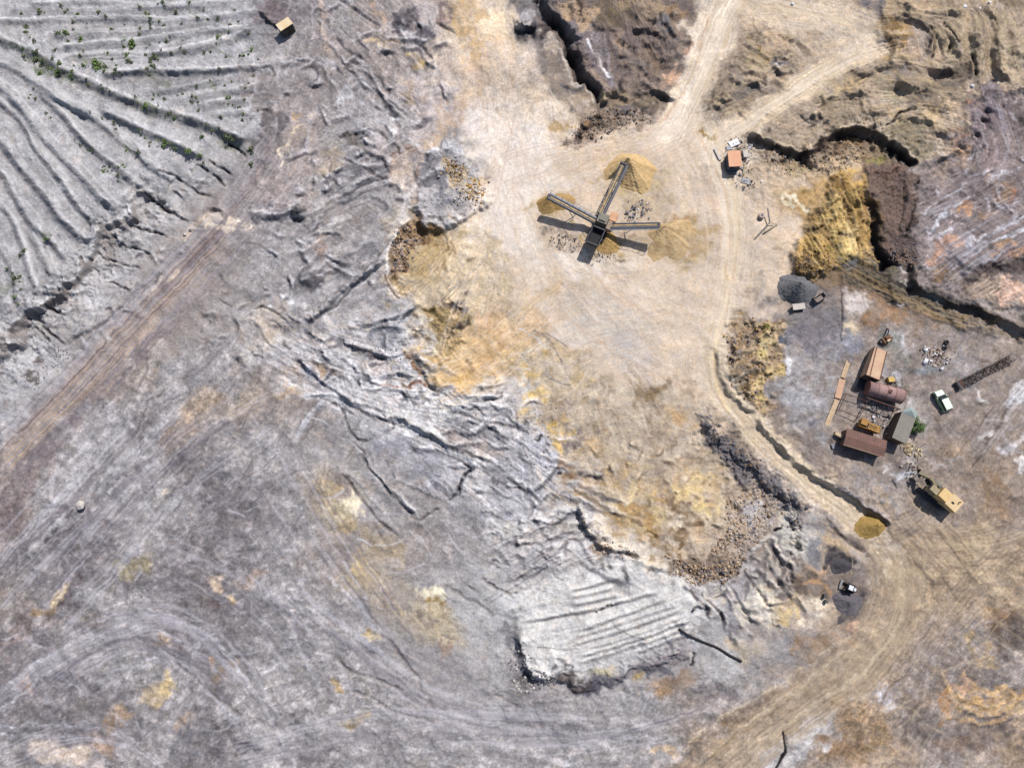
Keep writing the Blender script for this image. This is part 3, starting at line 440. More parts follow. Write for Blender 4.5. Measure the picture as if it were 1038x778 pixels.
for u,v,r,e,a,c in [(672,14,5,.7,0,(50,44,48)),(656,46,9,.5,10,(66,56,54)),(634,54,9,.35,0,(76,68,70)),(634,64,9,.35,0,(72,64,66)),(677,26,6,1.1,-20,(118,120,126)),(640,45,22,.6,0,(122,108,104)),(660,60,18,.5,40,(136,112,92)),(685,15,12,.6,30,(160,128,96)),(632,40,8,.5,0,(174,142,116)),(640,65,12,.5,20,(120,112,114)),(628,88,7,.8,0,(52,46,50)),(650,106,12,.8,0,(88,78,70)),(660,100,20,.5,0,(134,118,100)),(635,110,8,.5,0,(130,124,128)),(615,100,12,.4,-10,(180,160,124)),(680,82,8,.7,0,(200,160,130)),(632,100,14,.6,-5,(150,128,104)),(695,50,5,2.5,20,(180,146,124)),
                    (533,31,13,.8,10,(58,58,66)),(552,32,8,.6,10,(70,62,64)),(540,8,18,.9,0,(126,120,122)),(535,18,9,.5,0,(170,164,164)),(560,30,10,.5,30,(84,70,64)),(560,60,14,1.4,-20,(140,126,116)),(572,90,14,1.,0,(146,132,122)),(582,93,6,.6,0,(96,94,98)),(560,45,8,.6,0,(186,168,150))]: blob(u,v,r,c,.75,e,a,nz=.35,warp=5)
scarp([(522,28),(530,24),(545,30)], 2.4, (535,10), w=6, lh=8, ll=8, ends=3)
BK = [(575,150),(583,138),(592,122),(604,116),(625,118),(640,122),(660,120),(672,114),(660,126),(640,134),(610,142),(596,148),(585,152)]
poly(BK, (142,120,102), .75, 4, 4, rg=1.3)
for u,v,r,e,a,c in [(595,130,9,.8,30,(70,58,62)),(588,142,7,.6,-30,(74,62,64)),(609,120,7,.7,0,(112,92,68)),(570,128,12,.5,10,(196,164,118)),(604,134,5,1,0,(90,72,64)),(600,125,4,1,0,(170,136,96))]: blob(u,v,r,c,.85,e,a,nz=.3); 
for u,v,r,h in [(597,126,7,2),(610,118,7,1.5),(588,140,6,-1.2),(640,112,9,1.2),(655,110,8,1.0),(602,136,6,1.3)]: cone(u,v,r,h)
flow([(640,-10),(660,40),(690,70)],20,1)
# ---- 9. wedge between the two top roads and rolling brown heaps top right --------------------------------------
WG = [(722,100),(730,80),(742,55),(752,35),(775,22),(800,30),(815,50),(812,72),(790,92),(765,108),(742,122),(722,128),(708,118)]
poly(WG, (174,154,130), .8, 6, 6, rg=.3)
poly([(710,118),(718,95),(735,88),(748,95),(745,110),(730,122)], (138,124,114), .7, 5); poly([(743,84),(755,82),(768,86),(772,96),(762,102),(748,98)], (126,118,112), .8, 3)
scarp([(740,84),(745,82),(757,84),(768,86),(771,96)], 1.5, (756,78), w=4, lh=6, ll=8, rim=((190,172,146),.8), ends=4)
for p in [[(715,105),(728,98),(738,102),(744,110)],[(712,112),(725,106),(735,112)],[(730,90),(738,94),(742,100)],[(745,55),(760,60),(772,66)],[(752,45),(762,50),(775,50)],[(750,70),(765,72),(775,78)],[(778,60),(790,62),(796,68)],[(722,98),(730,85),(740,72)],[(735,68),(748,64),(755,70)]]:
    ridge(p, 1.0, 8, 5, hi=(p[1][0]+3,p[1][1]-6), sharp=.4); line([(a-1,b+3) for a,b in p], (96,82,72), 3, .55, 1.5, 2, brk=.3)
for u,v,r,e,a,c in [(793,55,8,.7,30,(84,76,74)),(790,66,12,.5,-10,(130,130,138)),(788,70,7,.4,0,(176,178,186)),(768,58,14,.7,20,(180,154,112)),(760,48,8,.5,0,(140,114,74)),(783,87,6,.6,0,(122,114,108)),(742,75,10,.8,-40,(150,134,122)),(788,38,14,.5,-10,(198,170,140)),(780,20,20,.5,10,(206,176,144))]: blob(u,v,r,c,.7,e,a,nz=.3)
scarp([(780,68),(792,74),(802,72)],1.2,(790,60),w=4,lh=8,ll=6,ends=3)
HB = [(870,-60),(1100,-60),(1100,80),(1038,88),(1000,95),(985,105),(990,125),(978,145),(960,150),(930,165),(905,150),(885,130),(845,140),(815,152),(785,142),(760,135),(775,115),(800,100),(835,80),(880,55),(885,30)]
poly(HB, (176,156,133), .8, 6, 6, rg=.2, st=1.2)
wn_ = 0
for i in range(60):
    u0 = 890+rng.random()*150; v0 = -20+rng.random()*130
    blob(u0,v0,6+rng.random()*14,[(190,166,132),(150,132,112),(164,150,118),(186,160,120),(142,128,116)][i%5],.45,.35,60+rng.random()*50,nz=.6,warp=8)
for i in range(40):
    u0 = 830+rng.random()*150; v0 = 75+rng.random()*75
    if v0 > 150-(abs(u0-880))*.1: continue
    blob(u0,v0,5+rng.random()*12,[(196,170,130),(142,126,112),(164,150,118),(206,176,130),(140,130,122)][i%5],.5,.45,rng.random()*180,nz=.6,warp=8)
bands = [[(895,20),(920,16),(945,22),(965,14)],[(900,0),(930,8),(960,12),(985,8)],[(935,20),(944,40),(942,60)],[(945,22),(958,38),(966,55)],[(962,22),(972,45),(978,70)],[(985,12),(992,40),(988,70),(990,90)],[(1000,5),(1015,30),(1020,60),(1025,80)],[(1020,15),(1032,40),(1035,75)],[(965,20),(985,35),(995,50)],[(1010,25),(1012,60),(1014,85)],[(1000,60),(1018,75),(1035,82)],
         [(860,80),(880,70),(905,64),(925,68)],[(930,62),(955,70),(980,66)],[(905,90),(930,85),(955,95),(980,95)],[(850,95),(870,92),(890,100)],[(920,110),(945,105),(970,115)],[(905,125),(930,118),(960,125)],[(900,75),(915,85),(935,100)],[(940,130),(960,135),(975,140)],[(820,105),(845,98),(860,102)],[(800,115),(822,110)],[(870,105),(888,112),(905,108)]]
for p in bands:
    ridge(p, 2.4, 15, 9, hi=(p[1][0]+6,p[1][1]-5), warp=3, sharp=.35, var=.08, ends=22); flow(p, 14, 1.5)
for p in [[(938,28),(943,38),(940,50)],[(943,26),(948,36),(946,52),(941,62)],[(957,24),(966,32),(972,42)],[(958,32),(964,42),(962,52)],[(985,55),(990,75),(992,84)],[(912,14),(924,19)],[(1008,18),(1014,30)],[(908,118),(915,113),(928,109)],[(898,126),(908,120)]]: crack(p,1.6,3,.8,(60,48,42))
for u,v,r,e,a,c in [(885,8,9,1.4,0,(120,116,122)),(940,36,4,1.2,30,(56,44,40)),(945,90,18,.5,0,(112,102,92)),(975,78,10,1.2,0,(118,102,88)),(910,80,12,.5,30,(140,132,128)),(952,75,20,.3,-10,(104,94,80)),(1003,95,12,.5,0,(110,98,88)),(990,100,5,1,0,(190,120,80)),(940,60,14,1,0,(186,160,134)),(925,35,14,1.3,0,(176,156,140)),(1028,3,18,.4,0,(140,122,100)),(960,4,20,.3,5,(140,120,96)),(942,5,12,.5,10,(190,164,136))]: blob(u,v,r,c,.7,e,a,nz=.3)
YM = [(880,30),(892,20),(905,17),(918,20),(924,32),(920,48),(908,58),(892,62),(885,52),(889,42)]
poly(YM, (176,140,84), .85, 3, 4); poly([(888,30),(900,20),(916,26),(910,36),(895,42)], (120,96,56), .75, 3); cone(902,38,20,2.6); 
for k in range(6): line([(896+k*3,22+k),(900+k*4,34+k*2),(897+k*5,50+k)], (142,108,56), 1.4, .6, 1, 2)
for u,v in [(803+777-778,0)]: pass
poly([(830,112),(850,108),(880,115),(885,130),(860,128),(838,135)], (146,130,108), .8, 4); scarp([(832,130),(850,132),(870,130),(893,132)], 1.6, (860,115), w=7, lh=12, ll=8, ends=6, face=((122,104,86),.7,2))
for k in range(9): crack([(866+k*3.2,117+(k%3)*3),(867+k*3.2,126),(868+k*3,131)],.6,1.6,.5,(84,70,60))
blob(825,125,7,(84,74,66),.7,.6,30); cone(825,124,8,-.9); crack([(808,115),(814,121),(822,125)],1.2,2.4,.7); blob(833,101,3,(60,50,44),.7); blob(845,100,5,(90,76,68),.6,.4,20)
poly([(898,130),(915,122),(930,128),(935,150),(930,163),(915,155)], (136,124,96), .7, 4); 
# the long cliff
CL = [(760,128),(772,138),(783,144),(793,147),(800,148),(812,153),(822,151),(832,144),(845,136),(856,130),(868,127),(878,126),(888,128),(896,136),(905,143),(916,150),(926,160),(934,166)]
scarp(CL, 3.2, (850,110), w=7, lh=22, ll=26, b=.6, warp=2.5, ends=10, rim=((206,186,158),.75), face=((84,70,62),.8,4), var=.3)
poly([(778,145),(800,158),(825,158),(845,145),(870,136),(890,142),(915,160),(900,168),(880,170),(860,170),(840,178),(815,172),(780,168)], (132,112,90), .7, 5, 5, rg=1.5)
scarp([(815,156),(828,165),(840,172),(850,165)], 1.5, (840,150), w=8, lh=8, ll=8, ends=4)
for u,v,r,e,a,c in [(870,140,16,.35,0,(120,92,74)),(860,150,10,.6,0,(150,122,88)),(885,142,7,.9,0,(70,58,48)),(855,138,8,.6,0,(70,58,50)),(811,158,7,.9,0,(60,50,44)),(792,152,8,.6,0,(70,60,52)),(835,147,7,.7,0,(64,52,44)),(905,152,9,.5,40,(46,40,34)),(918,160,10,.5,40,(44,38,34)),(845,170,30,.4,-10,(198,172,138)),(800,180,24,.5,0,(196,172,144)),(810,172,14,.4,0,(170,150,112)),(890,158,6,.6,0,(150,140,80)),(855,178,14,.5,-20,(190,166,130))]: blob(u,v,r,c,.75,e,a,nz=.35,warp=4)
# yellow heap face
YF = [(805,270),(803,252),(812,235),(822,215),(832,198),(845,186),(865,180),(882,186),(888,200),(886,225),(888,245),(886,265),(875,262),(862,258),(850,262),(838,275),(820,282),(808,280)]
poly(YF, (182,146,84), .92, 3, 5, rg=.9, st=1.6); raise_poly(YF, 2.4, 9); flow([(855,190),(862,215),(868,250)],22,5); flow([(820,220),(840,240),(855,258)],12,2)
for u,v,r,e,a,c in [(840,205,12,.6,0,(130,108,76)),(825,232,14,.45,10,(124,104,84)),(862,190,18,.4,10,(132,102,50)),(878,205,8,1.6,0,(176,136,80)),(855,248,10,1,20,(132,116,52)),(818,262,9,.9,0,(100,80,44)),(815,250,10,.7,0,(204,162,90)),(835,245,8,1,20,(196,158,86)),(862,240,8,2.4,8,(214,184,116)),(850,220,6,2.5,-15,(206,172,100)),(828,272,9,.5,0,(96,78,50)),(870,182,12,.4,10,(206,166,90)),(845,215,5,.8,0,(210,176,104)),(820,250,7,.7,0,(66,56,42)),(812,275,8,.6,0,(110,84,44)),(800,200,7,.5,30,(228,216,190)),(812,207,10,.4,40,(220,204,170))]: blob(u,v,r,c,.75,e,a,nz=.35,warp=5)
for p in [[(852,196),(860,220),(866,240)],[(865,200),(872,222)],[(858,205),(868,240),(870,255)],[(840,226),(830,232),(815,236)],[(836,238),(845,250),(852,262)],[(812,258),(822,252),(830,262),(836,272)]]: ridge(p,-.9,3); line(p,(120,90,44),2.4,.6,1.5,2)
# brown block; the shadow in its trench is painted dark
BL = [(878,172),(890,166),(905,165),(920,168),(930,176),(931,200),(927,225),(920,243),(915,262),(900,265),(893,250),(890,230),(888,205),(880,195)]
poly(BL, (118,96,86), .92, 3, 3, rg=.9, st=.9); raise_poly(BL, 2.4, 5); flow([(905,170),(905,255)],14,3)
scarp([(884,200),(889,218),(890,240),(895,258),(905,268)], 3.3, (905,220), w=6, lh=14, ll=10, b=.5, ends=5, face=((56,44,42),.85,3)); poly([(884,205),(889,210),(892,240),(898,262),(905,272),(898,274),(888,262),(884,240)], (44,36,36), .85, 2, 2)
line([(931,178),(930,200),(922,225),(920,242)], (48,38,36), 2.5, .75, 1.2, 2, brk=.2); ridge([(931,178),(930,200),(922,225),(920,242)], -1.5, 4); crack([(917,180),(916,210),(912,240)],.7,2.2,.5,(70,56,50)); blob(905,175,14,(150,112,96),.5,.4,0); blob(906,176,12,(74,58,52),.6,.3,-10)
blob(915,255,12,(96,82,80),.8,.9,0,nz=.3); blob(925,246,8,(66,56,54),.8,.5,10); blob(916,262,6,(140,116,106),.6); poly([(908,270),(918,276),(926,284),(916,282)], (196,190,188), .8, 2)
DT = [(920,262),(927,272),(928,285),(935,294),(950,300),(965,305),(980,308),(996,313),(1015,322),(1040,333),(1080,345)]
scarp(DT, 2.9, (960,285), w=7, lh=22, ll=14, b=.45, ends=10, face=((70,60,54),.8,3), warp=3); line(DT[1:8], (56,48,46), 6, .6, 3, 2, ends=8); line(DT[6:], (74,60,46), 6, .6, 3, 3)  # shade under the bank painted in as dark lines
# smooth lavender heap right
LV = [(1100,80),(1038,90),(1010,93),(992,102),(990,125),(975,145),(955,155),(935,168),(933,190),(930,215),(925,240),(932,262),(935,280),(950,292),(975,298),(1000,300),(1038,310),(1100,330)]
poly(LV, (138,124,123), .85, 5, 5, st=1.9, rg=.35); raise_poly(LV, 2.0, 24)
for p in [[(935,260),(965,235),(1000,215),(1040,195)],[(940,240),(970,215),(1000,200)],[(955,285),(990,262),(1040,235)],[(940,215),(980,200),(1020,190)],[(1000,110),(1010,150),(1000,190)]]: flow(p, 18, 3)
flow([(990,110),(1005,130),(1020,150)],14,2)
for p in [[(938,232),(952,222),(960,214)],[(942,238),(960,232),(975,225)],[(970,240),(982,236),(990,238)],[(975,265),(1000,248),(1025,235),(1045,222)],[(990,275),(1005,262),(1018,252)],[(985,252),(1000,245)],[(945,225),(965,212),(985,198)],[(965,200),(975,195)],[(940,272),(952,270),(962,272)],[(995,240),(1015,225),(1038,218)],[(975,190),(985,180),(1000,172)],[(1005,185),(1020,175),(1035,170)],[(1010,230),(1028,220)],[(935,212),(950,208)],[(1030,230),(1045,225)]]: line(p,(192,194,204),3.5,.7,2.5,5,brk=.9)
for u,v,r,e,a,c in [(960,256,18,.6,-15,(188,142,112)),(965,252,11,.7,-20,(198,150,120)),(953,262,9,.5,-20,(196,152,124)),(975,212,11,.4,-30,(188,140,100)),(1012,196,12,.9,0,(156,128,106)),(1030,195,4,2,0,(176,130,106)),(1035,125,10,.9,0,(96,84,80)),(970,153,12,.6,0,(184,148,118)),(975,140,12,.7,0,(150,120,104)),(960,277,12,.6,20,(148,116,80)),(1000,275,22,.4,-5,(120,106,102)),(1025,270,24,.5,0,(112,98,94)),(990,290,22,.5,5,(130,116,106)),(1005,292,14,.5,10,(176,152,138)),(1000,120,20,1.2,0,(138,124,130)),(1010,160,20,.7,0,(150,132,132)),(960,172,16,.5,-20,(160,140,126)),(1020,245,10,.4,-20,(170,134,104)),(1030,255,10,.3,-20,(184,140,110)),(945,240,10,.8,0,(162,150,152)),(980,245,14,.6,-20,(168,166,176))]: blob(u,v,r,c,.7,e,a,nz=.35,warp=6)
scarp([(975,282),(990,273),(1005,262),(1015,264),(1030,260),(1060,255)], 2.2, (1000,250), w=16, lh=16, ll=16, ends=8, face=((96,84,80),.7,4))
poly([(975,290),(1000,285),(1015,283),(1040,290),(1080,300),(1080,322),(1040,315),(1000,305),(985,300)], (160,140,124), .8, 4); poly([(1012,284),(1022,285),(1038,290),(1060,300),(1060,308),(1020,303)], (204,166,144), .8, 4); scarp([(985,300),(1010,306),(1040,312)],.8,(1010,290),w=6,lh=10,ll=8,ends=5)
cone(962,258,22,2.2,.7,-15)
for p in [[(992,108),(1000,114),(1004,120)],[(990,118),(998,124),(1003,132)],[(978,132),(988,134),(1000,148),(1006,152)],[(983,134),(990,142),(996,150)],[(965,145),(975,150),(981,154)],[(998,122),(1007,130)],[(1015,103),(1022,115)],[(960,172),(968,176)],[(940,190),(948,192)]]: ridge(p,-1.1,4); line([(a,b+1) for a,b in p],(92,78,80),2.2,.7,1.2,2)
line([(992,101),(1010,95),(1035,90),(1060,88)], (90,78,78), 2.5, .7, 1.5, 3); scarp([(985,112),(995,101),(1015,95),(1040,90),(1090,85)], 1.8, (990,80), w=6, lh=14, ll=14)
scarp([(935,168),(955,156),(975,146),(988,128),(990,110)], 2.0, (955,135), w=8, lh=16, ll=16, ends=6)
# olive dirt bank running to the right edge
OB = [(848,262),(862,256),(880,264),(900,275),(920,288),(945,302),(970,312),(1000,322),(1040,335),(1100,350),(1100,370),(1040,342),(1000,335),(970,330),(940,318),(910,308),(890,305),(865,292),(850,278)]
poly(OB, (112,102,84), .9, 3, 4, st=1.6, rg=.9); raise_poly(OB, 1.2, 8); flow([(850,265),(900,290),(960,318),(1038,340)],16,4)
blob(860,266,12,(112,112,116),.7,.6,10); line([(882,270),(905,284),(925,292)], (56,50,46), 4, .8, 2, 3); line([(900,308),(935,310),(955,318),(975,328),(1000,333),(1040,342)], (204,192,188), 3, .7, 2, 4, brk=.4); blob(945,310,14,(120,122,120),.6,.4,10,nz=.4); blob(1015,330,20,(150,118,76),.5,.3,18,nz=.5); line([(960,320),(1000,330),(1040,340)], (160,124,76), 4, .5, 2, 4, brk=.4)
poly([(860,285),(880,300),(905,310),(935,315),(960,330),(940,332),(900,325),(870,325),(862,305)], (150,122,96), .8, 5, 6); blob(900,315,22,(158,124,92),.6,.4,8,nz=.4)
# ---- 10. the yard ----------------------------------------------------------------------------------------------------
YD = [(800,320),(830,300),(860,310),(900,322),(950,328),(1000,335),(1060,345),(1060,560),(1000,560),(950,545),(915,530),(880,510),(850,490),(820,470),(795,445),(778,430),(775,400),(785,370),(790,340)]
poly(YD, (150,135,125), .75, 8, 8, rg=.3, st=.5)
poly([(785,345),(800,330),(820,315),(850,318),(855,340),(850,380),(845,420),(830,440),(805,430),(785,410),(778,385)], (160,156,158), .6, 10, 8, nz=.4); poly([(815,318),(845,312),(850,330),(830,345),(810,335)], (124,117,122), .8, 5, 5); blob(862,350,14,(138,142,158),.6,.9); blob(835,340,14,(126,120,130),.6,1,0,nz=.3); blob(812,345,11,(118,112,124),.5,1,0,nz=.3)
blob(790,372,9,(214,214,216),.7,.8); blob(805,398,12,(182,182,188),.5); blob(865,308,9,(206,196,190),.6,1.2); blob(862,330,9,(212,190,156),.7,.8); blob(912,345,14,(186,182,186),.6,.5,20,nz=.4); blob(905,378,16,(182,180,184),.6,.35,30,nz=.4); blob(940,380,18,(128,132,138),.6,.4,10,nz=.4); blob(930,420,12,(180,172,168),.5,1.6,-30,nz=.5)
line([(853,290),(853,318),(852,345)], (78,72,76), 1.6, .8, 1, 2, brk=.3); crack([(853,300),(853,330)],.5,1.5,.3); line([(815,362),(830,362),(845,366)], (120,108,104), 1, .6, .8, 2)
for u,v,r,c in [(980,370,24,(148,142,144)),(1000,420,24,(150,136,128)),(960,450,26,(152,136,124)),(990,470,30,(160,138,116)),(1010,500,26,(158,130,104)),(975,430,16,(144,130,122)),(930,465,16,(168,158,152)),(900,500,16,(156,150,146)),(880,485,16,(150,146,150)),(890,500,12,(172,148,120)),(1030,370,20,(150,136,126)),(1000,350,26,(160,146,136)),(1020,440,14,(190,186,190)),(1030,470,8,(212,204,200)),(1010,540,24,(166,142,116)),(985,560,30,(176,152,124)),(905,352,16,(122,124,118)),(918,372,10,(126,122,122))]: blob(u,v,r,c,.5,.6,rng.random()*90,nz=.5,warp=8)
line([(1045,385),(1020,420),(1000,445),(985,470)], (112,96,88), 4, .7, 2, 3, brk=.2); ridge([(1045,385),(1020,420),(1000,445),(985,470)], -.4, 4); line([(1038,400),(1012,440)], (190,184,186), 5, .4, 3, 4, brk=.7); blob(1035,400,9,(206,204,208),.7,1.5,20)
for u,v in [(998,434),(1033,473),(1000,402),(897,470)]: blob(u,v,5,(210,206,204),.6,.7,nz=.4)
blob(820,425,9,(112,110,122),.7,.6,10); blob(800,430,9,(196,180,166),.6,.4,20); blob(915,482,8,(190,190,196),.7,1.2); blob(905,487,3,(50,46,46),.9); 
# yard bank above the road
YB = [(728,345),(729,375),(738,400),(750,415),(764,422),(778,437),(792,452),(812,470),(836,486),(860,499),(884,515),(908,533)]
scarp(YB[4:], 2.2, (850,460), w=6, lh=16, ll=12, b=.4, ends=8, warp=2.5, rim=((168,160,162),.7), face=((74,66,64),.8,4), var=.25)
poly([(732,345),(745,330),(765,320),(785,318),(795,335),(785,360),(778,400),(772,425),(760,418),(745,405),(735,385)], (182,152,112), .8, 5, 6, rg=1.2)
for u,v,r,e,a,c in [(748,355,14,.5,-30,(120,112,118)),(738,363,8,.7,0,(84,80,90)),(748,380,12,.7,-10,(134,120,104)),(765,340,16,.4,-20,(150,122,90)),(790,322,11,.4,-15,(120,92,54)),(775,350,8,1.2,0,(206,184,124)),(783,330,16,.5,-10,(214,184,138)),(775,378,8,1,0,(206,178,116)),(758,385,12,.5,-30,(110,94,64)),(770,402,7,1.4,0,(210,182,120)),(750,395,9,.5,40,(116,96,60)),(776,331,5,.8,0,(150,148,70)),(760,410,6,.5,40,(120,96,60)),(760,338,6,.4,-20,(90,78,80)),(795,345,6,.7,0,(96,98,110)),(766,424,7,.6,40,(56,60,64)),(745,345,8,.6,0,(170,140,116)),(735,402,5,.6,30,(190,160,110)),(768,365,6,.5,-20,(84,70,60))]: blob(u,v,r,c,.75,e,a,nz=.35,warp=5)
scarp([(729,350),(730,372),(738,393),(752,408),(768,420)], 1.6, (760,370), w=5, lh=14, ll=8, ends=5, rim=((196,172,132),.5))
cone(745,378,12,2,.7); cone(750,358,12,1.6,.6,-30); cone(762,395,9,1.6)
line([(838,527),(850,535),(862,545),(876,555),(886,568),(884,575)], (92,78,76), 2.5, .7, 1.2, 2); 
def crags(n, zone, ln, hh, angs, face, rim, w=3.5):
    """small broken ledges"""
    Z = np.array(zone, float)
    for _ in range(n):
        for _t in range(20):
            u = Z[:, 0].min()+rng.random()*np.ptp(Z[:, 0]); v = Z[:, 1].min()+rng.random()*np.ptp(Z[:, 1]); c = False
            for (x1, y1), (x2, y2) in zip(Z, np.roll(Z, -1, 0)):
                if (y1 > v) != (y2 > v) and u < (x2-x1)*(v-y1)/(y2-y1)+x1: c = not c
            if c: break
        th = R(angs[int(rng.random()*len(angs))]+rng.normal()*14); L_ = ln[0]+rng.random()**2*(ln[1]-ln[0]); p = [(u, v)]; k_ = 3+int(rng.random()*3)
        for i in range(k_): th += rng.normal()*.2; u += math.cos(th)*L_/k_; v += math.sin(th)*L_/k_; p.append((u, v))
        h_ = hh[0]+rng.random()**1.5*(hh[1]-hh[0])
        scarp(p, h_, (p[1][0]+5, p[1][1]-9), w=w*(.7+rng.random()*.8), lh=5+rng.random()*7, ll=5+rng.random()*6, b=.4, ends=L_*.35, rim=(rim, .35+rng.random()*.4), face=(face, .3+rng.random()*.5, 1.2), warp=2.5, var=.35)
crags(85, [(262,40),(330,0),(440,0),(450,70),(420,160),(425,220),(390,280),(320,325),(265,300),(262,200),(300,140)], (8,34), (.25,1.3), [35,40,-30,-25,60], (104,98,106), (190,188,192))
crags(90, [(300,330),(420,310),(430,375),(520,395),(560,450),(600,540),(520,530),(460,480),(380,430),(300,395)], (8,40), (.2,.9), [25,30,35,10,-40], (108,106,116), (208,206,208))
crags(34, [(300,330),(420,330),(520,395),(570,450),(620,540),(560,560),(460,490),(380,430),(300,395)], (35,95), (.35,1.0), [30,34,26,12], (116,114,122), (214,212,212), 4.5)
crags(22, [(262,60),(420,20),(420,225),(390,280),(320,325),(265,300)], (30,70), (.35,1.0), [38,-32,42,-28], (110,104,108), (196,193,195), 4.5)
crags(16, [(500,540),(600,530),(620,575),(560,600),(500,590)], (30,70), (.3,.9), [-32,-28,-36], (126,118,118), (208,202,196))
crags(40, [(530,520),(600,540),(660,570),(720,590),(760,640),(720,600),(600,575),(520,600),(480,560)], (8,26), (.2,.8), [-30,40,30], (120,112,114), (206,202,198))
crags(45, [(690,590),(790,540),(815,560),(800,620),(760,650),(720,640)], (8,34), (.3,1.2), [58,62,50,-20], (104,96,100), (204,194,184))
crags(24, [(880,0),(1050,0),(1050,85),(990,95),(975,145),(930,160),(890,120),(800,140),(780,115),(890,60)], (8,40), (.25,1.1), [70,80,60,20,-10], (112,96,84), (196,176,148), 5)
crags(28, [(560,0),(700,0),(690,60),(670,110),(620,100),(590,40)], (8,26), (.3,1.2), [40,15,55,-10], (88,76,74), (160,142,126), 4.5)
crags(30, [(720,95),(755,30),(810,35),(790,90),(740,118)], (8,26), (.3,1.0), [20,-30,40], (110,94,82), (194,172,142), 4.5)
crags(50, [(110,245),(200,160),(215,215),(170,270),(100,335),(30,370),(60,320)], (6,24), (.15,.7), [30,-45,25], (128,122,124), (200,198,200))
crags(30, [(200,280),(300,300),(330,340),(260,370),(190,360)], (6,24), (.15,.6), [-40,30,50], (116,108,110), (186,178,172))
crags(40, [(735,330),(790,320),(785,400),(765,415),(740,395)], (5,18), (.2,.9), [30,-40,60], (96,82,70), (206,180,136))
crags(30, [(935,150),(1038,100),(1038,240),(940,270)], (8,34), (.1,.5), [-30,-35,50], (110,98,100), (184,180,188))
crags(26, [(395,240),(470,240),(480,380),(430,380),(400,300)], (6,20), (.15,.7), [-30,20,60], (140,108,66), (222,196,150))
crags(46, [(560,420),(740,480),(760,560),(700,575),(600,520)], (6,22), (.1,.5), [20,40,60,-30], (140,114,86), (214,196,168))
crags(30, [(800,190),(885,190),(885,260),(810,280)], (6,22), (.2,.9), [70,20,-30], (118,92,48), (212,182,116))
R1 = [(780,-120),(765,-40),(742,0),(724,40),(708,80),(692,115),(676,140)]
R2 = [(890,46),(862,58),(830,76),(795,100),(760,124),(725,145),(700,160)]
R3 = [(745,0),(800,10),(850,20),(880,40)]
R4 = [(716,120),(722,150),(736,185),(744,220),(742,260),(734,300),(726,340),(724,370),(736,400),(755,424),(775,446),(797,468),(820,487),(845,506),(868,523),(890,543),(908,575),(906,625),(870,675),(820,710),(760,755),(700,810),(640,860)]
line(R3, (212,192,168), 36, .7, 14, 6, st=1.3, rg=.15)
line(R1, (224,206,184), 34, .9, 8, 4, st=1.0, rg=.08); line(R2, (216,196,170), 26, .9, 7, 4, st=1.2, rg=.1)
line(R4[:8], (224,206,182), 26, .4, 10, 5, st=.9, rg=.08); line(R4[16:], (168,148,125), 62, .8, 24, 8, st=.6, rg=.15); line(R4[6:17], (205,186,160), 27, .92, 5, 3, st=1.0, rg=.04)
for o_ in (-7, -3, 2, 6): line([(a_+o_, b_-o_*.8) for a_, b_ in R4[8:16]], (186,166,138) if o_ % 2 else (220,202,178), 1.6, .55, 1, 2)
for r, w in [(R1,30),(R2,26),(R3,24),(R4,30)]: flow(r, w, 4)
line(R1, (236,222,204), 12, .6, 6, 3); line([(720,20),(700,80),(668,128)], (202,160,124), 3, .5, 2, 3, brk=.4)
line([(738,230),(736,300),(727,345),(722,368)], (230,204,164), 6, .6, 4, 3); line([(745,225),(742,290)], (236,206,160), 8, .4, 4, 3); line([(737,270),(737,310)],(212,172,116),5,.4,3,2)
line([(728,345),(724,370),(730,400),(740,418)], (222,190,130), 2, .7, 1.2, 1.5); line([(760,160),(738,180)], (222,206,186), 14, .5, 6)
blob(712,137,9,(172,140,80),.9,.45,-12,soft=1.5); cone(712,137,8,.5,.5,-12)
